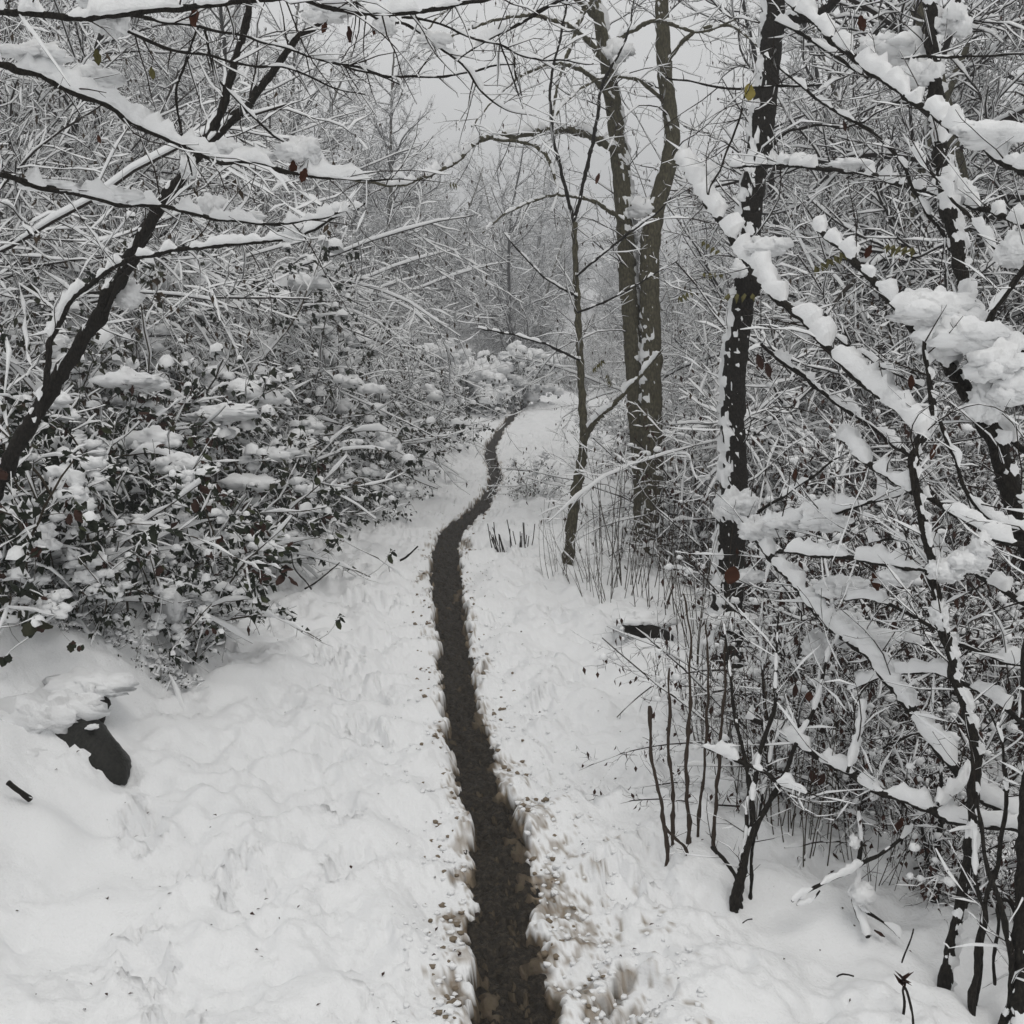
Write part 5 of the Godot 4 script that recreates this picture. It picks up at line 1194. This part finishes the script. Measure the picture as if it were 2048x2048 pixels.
func build_woods() -> void:
	var left := "bare snowy tree on the slope left of the path"
	var right := "bare snowy tree in the wood right of the path"
	var far := "bare snow covered tree fading in the mist beyond the end of the path"
	var T := ["tree_a", "tree_b", "tree_c"]
	for i in 110:
		var z := -rg.randf_range(9.0, 48.0)
		var x := trail_at(z).x - rg.randf_range(4.2 - z * 0.03, 8.0 - z * 0.65)
		put(T[i % 3], down(Vector3(x, 0, z)), rg.randf() * TAU, rg.randf_range(0.7, 1.25), left + band(z), "tree", "trees on the left slope" + band(z))
	for i in 84:
		var z := -rg.randf_range(7.5, 48.0)
		var x := trail_at(z).x + rg.randf_range(2.4 - z * 0.05, 5.0 - z * 0.65)
		put(T[i % 3], down(Vector3(x, 0, z)), rg.randf() * TAU, rg.randf_range(0.6, 1.05), right + band(z), "tree", "trees in the wood on the right" + band(z))
	for i in 90:
		var z := -rg.randf_range(33.0, 80.0)
		var x := rg.randf_range(-0.45, 0.45) * -z
		put(T[i % 3], down(Vector3(x, 0, z)), rg.randf() * TAU, rg.randf_range(0.8, 1.35), far, "tree", "trees in the mist beyond the path")
	var B := ["shrub_a", "shrub_b", "shrub_c"]
	for i in 90:
		var z := -rg.randf_range(8.0, 34.0)
		var x := trail_at(z).x - rg.randf_range(3.0, 6.0 - z * 0.6)
		put(B[i % 3], down(Vector3(x, 0, z)), rg.randf() * TAU, rg.randf_range(0.7, 1.25), "snow laden low shrub under the trees on the left slope" + band(z), "shrub", "bare shrubs on the left slope" + band(z))
	for i in 90:
		var z := -rg.randf_range(7.0, 34.0)
		var x := trail_at(z).x + rg.randf_range(1.5 - z * 0.035, 5.0 - z * 0.6)
		if before_trunks(x, z + 1.0):
			continue
		put(B[i % 3], down(Vector3(x, 0, z)), rg.randf() * TAU, rg.randf_range(0.55, 1.1), "snow laden low shrub in the wood right of the path" + band(z), "shrub", "bare shrubs in the wood on the right" + band(z))
	for i in 60:
		var z := -rg.randf_range(6.5, 17.0)
		var x := trail_at(z).x - rg.randf_range(3.4, 5.5 - z * 0.3)
		put(["tall_a", "tall_b"][i % 2], down(Vector3(x, 0, z)), rg.randf_range(-1.2, 1.2), rg.randf_range(0.75, 1.2), "tall snow laden shrub behind the left thicket" + band(z * 2.0), "shrub", "tall shrubs behind the left thicket" + band(z * 2.0))
	for i in 36:
		var z := -rg.randf_range(6.5, 16.0)
		var x := trail_at(z).x + rg.randf_range(2.6, 4.5 - z * 0.35)
		put(["tall_a", "tall_b"][i % 2], down(Vector3(x, 0, z)), rg.randf() * TAU, rg.randf_range(0.7, 1.1), "tall snow laden shrub in the right wood" + band(z * 2.0), "shrub", "tall shrubs in the right wood" + band(z * 2.0))
	for i in 30:
		var z := -rg.randf_range(29.0, 50.0)
		var x := trail_at(z).x + rg.randf_range(-4.0, 6.0)
		put(B[i % 3], down(Vector3(x, 0, z)), rg.randf() * TAU, rg.randf_range(0.6, 1.0), "pale bare shrub closing off the far end of the path", "shrub", "bare shrubs at the far end of the path")
	for i in 30:
		var z := -rg.randf_range(5.5, 20.0)
		var x := trail_at(z).x + rg.randf_range(0.95 - z * 0.02, 4.0)
		if before_trunks(x, z):
			continue
		put(["mound_c", "mound_a", "mound_c"][i % 3], down(Vector3(x, 0, z), 0.1), rg.randf() * TAU, rg.randf_range(0.4, 0.8), "snow covered bramble mound in the undergrowth right of the path", "bramble", "bramble mounds right of the path")


func build_small_things() -> void:
	for e in [[Vector3(0.587, 0.056, -5.741), 0.9], [Vector3(0.751, 0.044, -6.045), 1.0], [Vector3(0.527, 0.063, -6.176), 0.9], [Vector3(0.849, 0.041, -5.561), 1.0], [Vector3(0.984, 0.019, -5.111), 0.9], [Vector3(0.293, 0.066, -6.306), 0.6], [Vector3(1.212, -0.063, -6.758), 1.1], [Vector3(0.748, 0.039, -6.989), 1.0], [Vector3(1.292, -0.072, -6.216), 1.0], [Vector3(1.071, -0.028, -6.694), 0.8], [Vector3(0.897, 0.044, -4.368), 0.8], [Vector3(0.728, 0.062, -3.496), 0.7], [Vector3(0.77, 0.06, -3.071), 0.65], [Vector3(0.734, 0.06, -3.931), 0.7], [Vector3(0.826, 0.067, -2.879), 0.6], [Vector3(0.899, 0.064, -2.786), 0.6], [Vector3(1.077, 0.048, -2.693), 0.6], [Vector3(0.928, 0.062, -3.496), 0.7]]:
		put(["shoots_a", "shoots_b"][int(rg.randf() * 1.99)], down(e[0]), rg.randf() * TAU, e[1], "clump of thin brown shoots along the edge of the right undergrowth", "shrub", "shoot clumps along the right edge")
	# a clump of cut stalks by the track
	var root: Vector3 = down(Vector3(-0.004, 0.066, -7.14))
	var t := thing("cut_stalk_clump", "tuft of short dark cut stalks standing in snow right of the track", "stalks", root)
	for i in 22:
		var g := Geo.new()
		var b := Vector3(rg.randf_range(-0.15, 0.15), -0.04, rg.randf_range(-0.06, 0.06))
		var top := b + Vector3(rg.randf_range(-0.05, 0.01) + b.x * 0.2, rg.randf_range(0.12, 0.26), rg.randf_range(-0.03, 0.03))
		g.tube(PackedVector3Array([b, b.lerp(top, 0.5) + rv() * 0.006, top]), PackedFloat32Array([0.004, 0.0036, 0.0032]), 5)
		part("stalk", g, M.twig_bark, t)
	# dark stone and the hollow above it
	t = thing("dark_stone", "smooth dark wet stone showing through the snow at left", "stone", Vector3.ZERO)
	var g := Geo.new()
	var at: Vector3 = down(Vector3(-1.447, 0.147, -3.257))
	g.blob(Vector3.ZERO, Vector3(0.21, 0.105, 0.1), 52, 0.11, 6.0, 0.8)
	var o := part("stone_face", g, M.wet_stone, t)
	o.position = at + Vector3(-0.04, -0.03, 0.0)
	o.rotation = Vector3(0.35, -0.75, -0.42)
	snow_pile(t, at + Vector3(-0.2, 0.09, -0.04), Vector3(0.16, 0.08, 0.1), 2)
	snow_pile(t, at + Vector3(-0.27, -0.01, 0.1), Vector3(0.16, 0.08, 0.1), 2)
	snow_pile(t, at + Vector3(0.0, 0.085, 0.045), Vector3(0.024, 0.01, 0.014), 1)
	t = thing("hollow_shade_lump", "dark lump added for the shade of the hollow under a snow cap just above the wet stone", "root", Vector3.ZERO)  # no root here: the shade inside the hollow, built as a dark lump
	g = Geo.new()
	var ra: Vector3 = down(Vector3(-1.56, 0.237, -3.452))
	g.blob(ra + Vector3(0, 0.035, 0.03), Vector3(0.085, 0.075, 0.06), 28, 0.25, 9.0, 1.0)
	part("shade_lump", g, M.dark_bark, t)
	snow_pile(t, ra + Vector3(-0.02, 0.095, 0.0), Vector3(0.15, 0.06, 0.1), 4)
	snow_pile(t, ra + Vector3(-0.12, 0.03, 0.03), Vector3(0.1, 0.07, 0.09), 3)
	t = thing("dark_hole_rod", "dark rod added for the darkness of a hole in the snow at the left edge below the stone", "hole_stand_in", Vector3.ZERO)  # a dark hole in the snow, its darkness put in as a rod
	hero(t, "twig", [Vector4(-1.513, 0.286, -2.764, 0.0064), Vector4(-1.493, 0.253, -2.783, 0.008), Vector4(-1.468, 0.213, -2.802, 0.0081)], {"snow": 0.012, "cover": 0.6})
	# log end lying at the right edge of the path
	t = thing("fallen_log", "short curved dark log lying under snow right of the path", "log", Vector3.ZERO)
	hero(t, "log", [Vector4(0.588, 0.14, -5.023, 0.0252), Vector4(0.616, 0.121, -4.969, 0.0333), Vector4(0.665, 0.114, -4.917, 0.0357), Vector4(0.732, 0.112, -4.866, 0.0354), Vector4(0.803, 0.092, -4.811, 0.0323)], {"sides": 14, "rough": 0.2})
	snow_pile(t, Vector3(0.69, 0.157, -4.944), Vector3(0.15, 0.045, 0.09), 3)
	# the dry weed in front
	t = thing("dry_weed", "dark withered weed head lying in the snow at lower right", "weed", Vector3.ZERO)
	hero(t, "stem", [Vector4(0.877, 0.165, -1.981, 0.0026), Vector4(0.859, 0.178, -1.907, 0.0023), Vector4(0.837, 0.173, -1.83, 0.0022)], {})
	hero(t, "stalk", [Vector4(0.892, 0.196, -2.037, 0.0019), Vector4(0.905, 0.237, -2.044, 0.0018), Vector4(0.915, 0.273, -2.051, 0.0015)], {})
	var wc: Vector3 = Vector3(0.875, 0.182, -1.984)
	for i in 12:
		g = Geo.new()
		var d := (Vector3(rg.randf_range(-1, 1), rg.randf_range(-0.1, 1.2), rg.randf_range(-0.5, 1))).normalized()
		g.leaf(wc - d * 0.006, d, rv().normalized(), rg.randf_range(0.02, 0.042), 0.012, 0.4)
		part("leaf", g, M.dark_dead_leaf, t)
	var crumbs := [Geo.new(), Geo.new()]
	for i in 1100:
		var z := -1.9 - 9.0 * rg.randf() * rg.randf()
		var tr := trail_at(z)
		var side := 1.0 if rg.randf() < 0.6 else -1.0
		var off := tr.y + 0.02 + absf(rg.randfn(0.0, 0.16 if side > 0 else 0.1))
		var x := tr.x + side * off
		var q := rg.randf_range(0.003, 0.011) * (1.0 if off < tr.y + 0.12 else 0.8)
		var wet := rg.randf() < 0.4 * smoothstep(0.2, 0.03, off - tr.y)
		crumbs[1 if wet else 0].blob(Vector3(x, ground_y(x, z) + q * 0.25, z), Vector3(q * 1.2, q * 0.85, q), 6, 0.5, 70.0, 0.8)
	var o2 := part("snow_crumbs", crumbs[0], M.snow, self, "stuff")
	o2.set_meta("label", "crumbs of white snow kicked up along the track")
	o2 = part("slush_crumbs", crumbs[1], M.slush, self, "stuff")
	o2.set_meta("label", "crumbs of brown slush along the edges of the track")
	var litter := Geo.new()
	for i in 420:
		var z := -2.0 - 12.0 * rg.randf() * rg.randf()
		var x := trail_at(z).x + rg.randf_range(-1.7, 1.1)
		var q := Vector3(x, ground_y(x, z) + 0.003, z)
		var d := Vector3(rg.randf_range(-1, 1), rg.randf_range(-0.1, 0.5), rg.randf_range(-1, 1)).normalized()
		var l := rg.randf_range(0.005, 0.016)
		litter.leaf(q, d, (Vector3.UP + rv() * 0.4).normalized(), l, l * rg.randf_range(0.2, 0.7), 0.3)
	o = part("leaf_litter", litter, M.dark_dead_leaf, self, "stuff")
	o.set_meta("label", "specks of dark leaf litter strewn over the trodden snow")
	for e in [[Vector3(0.943, 0.06, -2.335), "shrivelled dark leaf lying on the snow below the broken branch", 0.03], [Vector3(0.894, 0.07, -2.337), "tiny dark leaf on the snow left of the shrivelled one", 0.014], [Vector3(-1.372, 0.058, -8.77), "red brown leaf on the snow at the foot of the left thicket", 0.04]]:
		t = thing("fallen_leaf", e[1], "leaf", e[0])
		o = part("leaf_blade", dead_leaf_mesh(e[2], e[2] * 0.5, 0.6), M.dark_dead_leaf, t)
		o.rotation = Vector3(-1.3, rg.randf() * 6.0, 0.3)
		o.position.y = 0.02
	for e in [[Vector4(-0.569, 0.488, -4.881, 0.0049), Vector4(-0.528, 0.511, -4.936, 0.0044), Vector4(-0.484, 0.536, -4.991, 0.0033)], [Vector4(-1.032, 0.369, -4.759, 0.0037), Vector4(-0.973, 0.406, -4.799, 0.0037), Vector4(-0.913, 0.45, -4.841, 0.0035), Vector4(-0.878, 0.477, -4.879, 0.0027)], [Vector4(-1.261, 0.408, -5.476, 0.0036), Vector4(-1.237, 0.304, -5.458, 0.0039), Vector4(-1.18, 0.244, -5.447, 0.0039), Vector4(-1.141, 0.194, -5.438, 0.0036)], [Vector4(0.608, 0.074, -2.371, 0.0014), Vector4(0.622, 0.083, -2.373, 0.0014), Vector4(0.636, 0.087, -2.373, 0.0014)], [Vector4(0.709, 0.223, -1.94, 0.0017), Vector4(0.723, 0.229, -1.941, 0.0017), Vector4(0.748, 0.227, -1.941, 0.0014)], [Vector4(-2.055, 0.322, -4.04, 0.0041), Vector4(-1.994, 0.349, -4.044, 0.0041), Vector4(-1.933, 0.376, -4.049, 0.0032)]]:
		t = thing("fallen_twig", "thin bare twig sticking out of the open snow", "twig", Vector3.ZERO, "twigs sticking out of the open snow")
		hero(t, "twig", e, {"sides": 6})
	# dead leaves that still hang on the twigs
	var red := dead_leaf_mesh(0.075, 0.042, 0.5)
	var lobed := dead_leaf_mesh(0.085, 0.06, 0.8, 0.18)
	var round := dead_leaf_mesh(0.06, 0.055, 0.3)
	for e in [
		[Vector3(0.581, 2.676, -6.79), red, "dead_leaf", 1.2, "red brown leaf hanging alone left of the two-trunked tree"], [Vector3(0.759, 2.404, -3.34), round, "yellow_leaf", 1.15, "yellow heart shaped leaf hanging before the dark trunk"],
		[Vector3(1.131, 2.634, -3.432), lobed, "dead_leaf", 0.75, "dark red leaf at the top right above the snowy bough"], [Vector3(1.247, 2.214, -3.053), red, "dead_leaf", 0.85, "brown leaf hanging against the stem at upper right"],
		[Vector3(0.702, 0.894, -3.023), round, "dead_leaf", 1.25, "large brown leaf hanging before the foot of the dark trunk"], [Vector3(0.998, 0.968, -2.63), lobed, "dead_leaf", 0.75, "brown leaf beside the round snow lump at right"],
		[Vector3(1.071, 1.533, -4.355), red, "dark_dead_leaf", 1.2, "dark shrivelled leaf right of the dark trunk"], [Vector3(1.112, 1.495, -4.348), red, "dark_dead_leaf", 1.1, "dark shrivelled leaf just right of its neighbour by the dark trunk"],
		[Vector3(1.054, 1.505, -2.623), red, "dead_leaf", 0.65, "small brown leaf under the rising bough at right"], [Vector3(1.07, 1.336, -2.492), lobed, "dead_leaf", 0.6, "rusty leaf at the fork of the crooked stem"],
		[Vector3(1.093, 1.881, -3.096), lobed, "dead_leaf", 0.6, "dark red leaf capped with snow at right"], [Vector3(0.921, 1.184, -3.176), red, "dead_leaf", 0.7, "brown leaf on a twig left of the snowy clump"],
		[Vector3(0.955, 1.168, -3.173), red, "dark_dead_leaf", 0.7, "dark leaf hanging in the middle of the right tangle"], [Vector3(-0.736, 2.361, -2.47), lobed, "dead_leaf", 0.8, "long red brown leaf hanging from the top left bough"],
		[Vector3(-0.463, 2.376, -2.625), lobed, "dead_leaf", 0.4, "brown leaf under the top bough left of centre"], [Vector3(-0.401, 2.366, -2.623), lobed, "dark_dead_leaf", 0.55, "dark crumpled leaf under the top bough"], [Vector3(-0.341, 2.376, -2.625), red, "dead_leaf", 0.55, "pointed red brown leaf under the top bough near the centre"],
		[Vector3(-0.553, 2.043, -2.596), lobed, "dead_leaf", 0.55, "rust leaf under the big snow lump on the left bough"], [Vector3(-0.519, 2.022, -2.593), lobed, "dead_leaf", 0.55, "second rust leaf at the right end of that snow lump"],
		[Vector3(-0.934, 2.238, -2.347), lobed, "olive_leaf", 0.5, "olive leaf hanging from the top left bough"], [Vector3(-0.881, 2.251, -2.552), red, "olive_leaf", 0.5, "narrow olive leaf hanging below the top left bough"],
		[Vector3(-1.094, 2.13, -2.733), red, "dead_leaf", 0.4, "small red leaf in the left twigs"], [Vector3(1.076, 2.298, -3.372), red, "dark_dead_leaf", 0.6, "dark curled leaf on the twig crossing right of the dark trunk"],
		[Vector3(0.087, 0.372, -2.83), red, "dead_leaf", 0.01, ""], [Vector3(-1.485, 0.615, -4.903), lobed, "dead_leaf", 1.2, "rust leaf in the ivy near the path edge"], [Vector3(-1.256, 0.25, -4.534), red, "dead_leaf", 0.9, "rust leaf low on the ivy where it meets the path"],
		[Vector3(0.863, 0.563, -2.863), red, "dark_dead_leaf", 0.7, "first of three dark leaves in a row under the lowest bough"], [Vector3(1.092, 0.811, -2.704), red, "dark_dead_leaf", 0.6, "dark leaf hanging under a snowy twig at right"],
		[Vector3(0.881, 0.348, -2.724), red, "dark_dead_leaf", 0.75, "left of two dark leaves hanging under the lowest bough"], [Vector3(0.922, 0.339, -2.722), red, "dark_dead_leaf", 0.75, "right of two dark leaves hanging under the lowest bough"],
		[Vector3(0.874, 0.575, -2.764), round, "dead_leaf", 0.6, "brown leaf beside the green bramble leaves at right"], [Vector3(1.068, 0.309, -2.514), lobed, "dead_leaf", 0.7, "curled brown leaf below the lowest bough"],
	]:
		if e[4] == "":
			continue
		t = thing("hanging_leaf", e[4], "leaf", e[0])
		o = part("leaf_blade", e[1], M[e[2]], t)
		o.scale = Vector3.ONE * e[3] * 0.8
		o.rotation = Vector3(rg.randf_range(-0.3, 0.3), rg.randf_range(-0.9, 0.9), rg.randf_range(-0.4, 0.4))
		g = Geo.new()
		g.tube(PackedVector3Array([Vector3(0, -0.004, 0), Vector3(0.004, 0.008, 0.002), Vector3(0.006, 0.02, 0.0)]), PackedFloat32Array([0.0009, 0.0008, 0.0008]), 4)
		part("leaf_stalk", g, M.twig_bark, t)
	# faded compound leaves
	for e in [[Vector3(1.062, 2.066, -5.362), 4], [Vector3(1.28, 1.895, -4.114), 5], [Vector3(0.967, 1.903, -4.927), 4], [Vector3(1.051, 1.792, -4.705), 4], [Vector3(1.405, 1.922, -3.712), 5], [Vector3(0.557, 1.429, -6.367), 5], [Vector3(0.625, 1.328, -6.349), 5], [Vector3(-0.36, 2.566, -6.567), 3], [Vector3(0.908, 1.817, -5.319), 4]]:
		t = thing("faded_leaf_spray", "spray of faded olive leaflets hanging on a twig in the right wood", "leaves", e[0], "sprays of olive leaflets")
		t.rotation = Vector3(rg.randf_range(-0.5, 0.5), rg.randf() * TAU, rg.randf_range(-0.6, 0.6))
		t.scale = Vector3.ONE * rg.randf_range(0.75, 1.1)
		g = Geo.new()
		g.tube(PackedVector3Array([Vector3(-0.09, 0.03, 0), Vector3(0, 0.02, 0.01), Vector3(0.09, -0.01, 0)]), PackedFloat32Array([0.0014, 0.0012, 0.001]), 4)
		part("leaf_stalk", g, M.twig_bark, t)
		for i in e[1]:
			for s in 2:
				g = Geo.new()
				var x: float = -0.07 + 0.15 * i / e[1]
				g.leaf(Vector3(x, 0.02 - 0.1 * x, 0), Vector3(rg.randf_range(-0.5, 0.2), -1, 0.6 * s - 0.3).normalized(), Vector3(0.4 * s - 0.2, 0.2, 1).normalized(), rg.randf_range(0.04, 0.055), 0.022, 0.1)
				part("leaflet", g, M.olive_leaf, t)
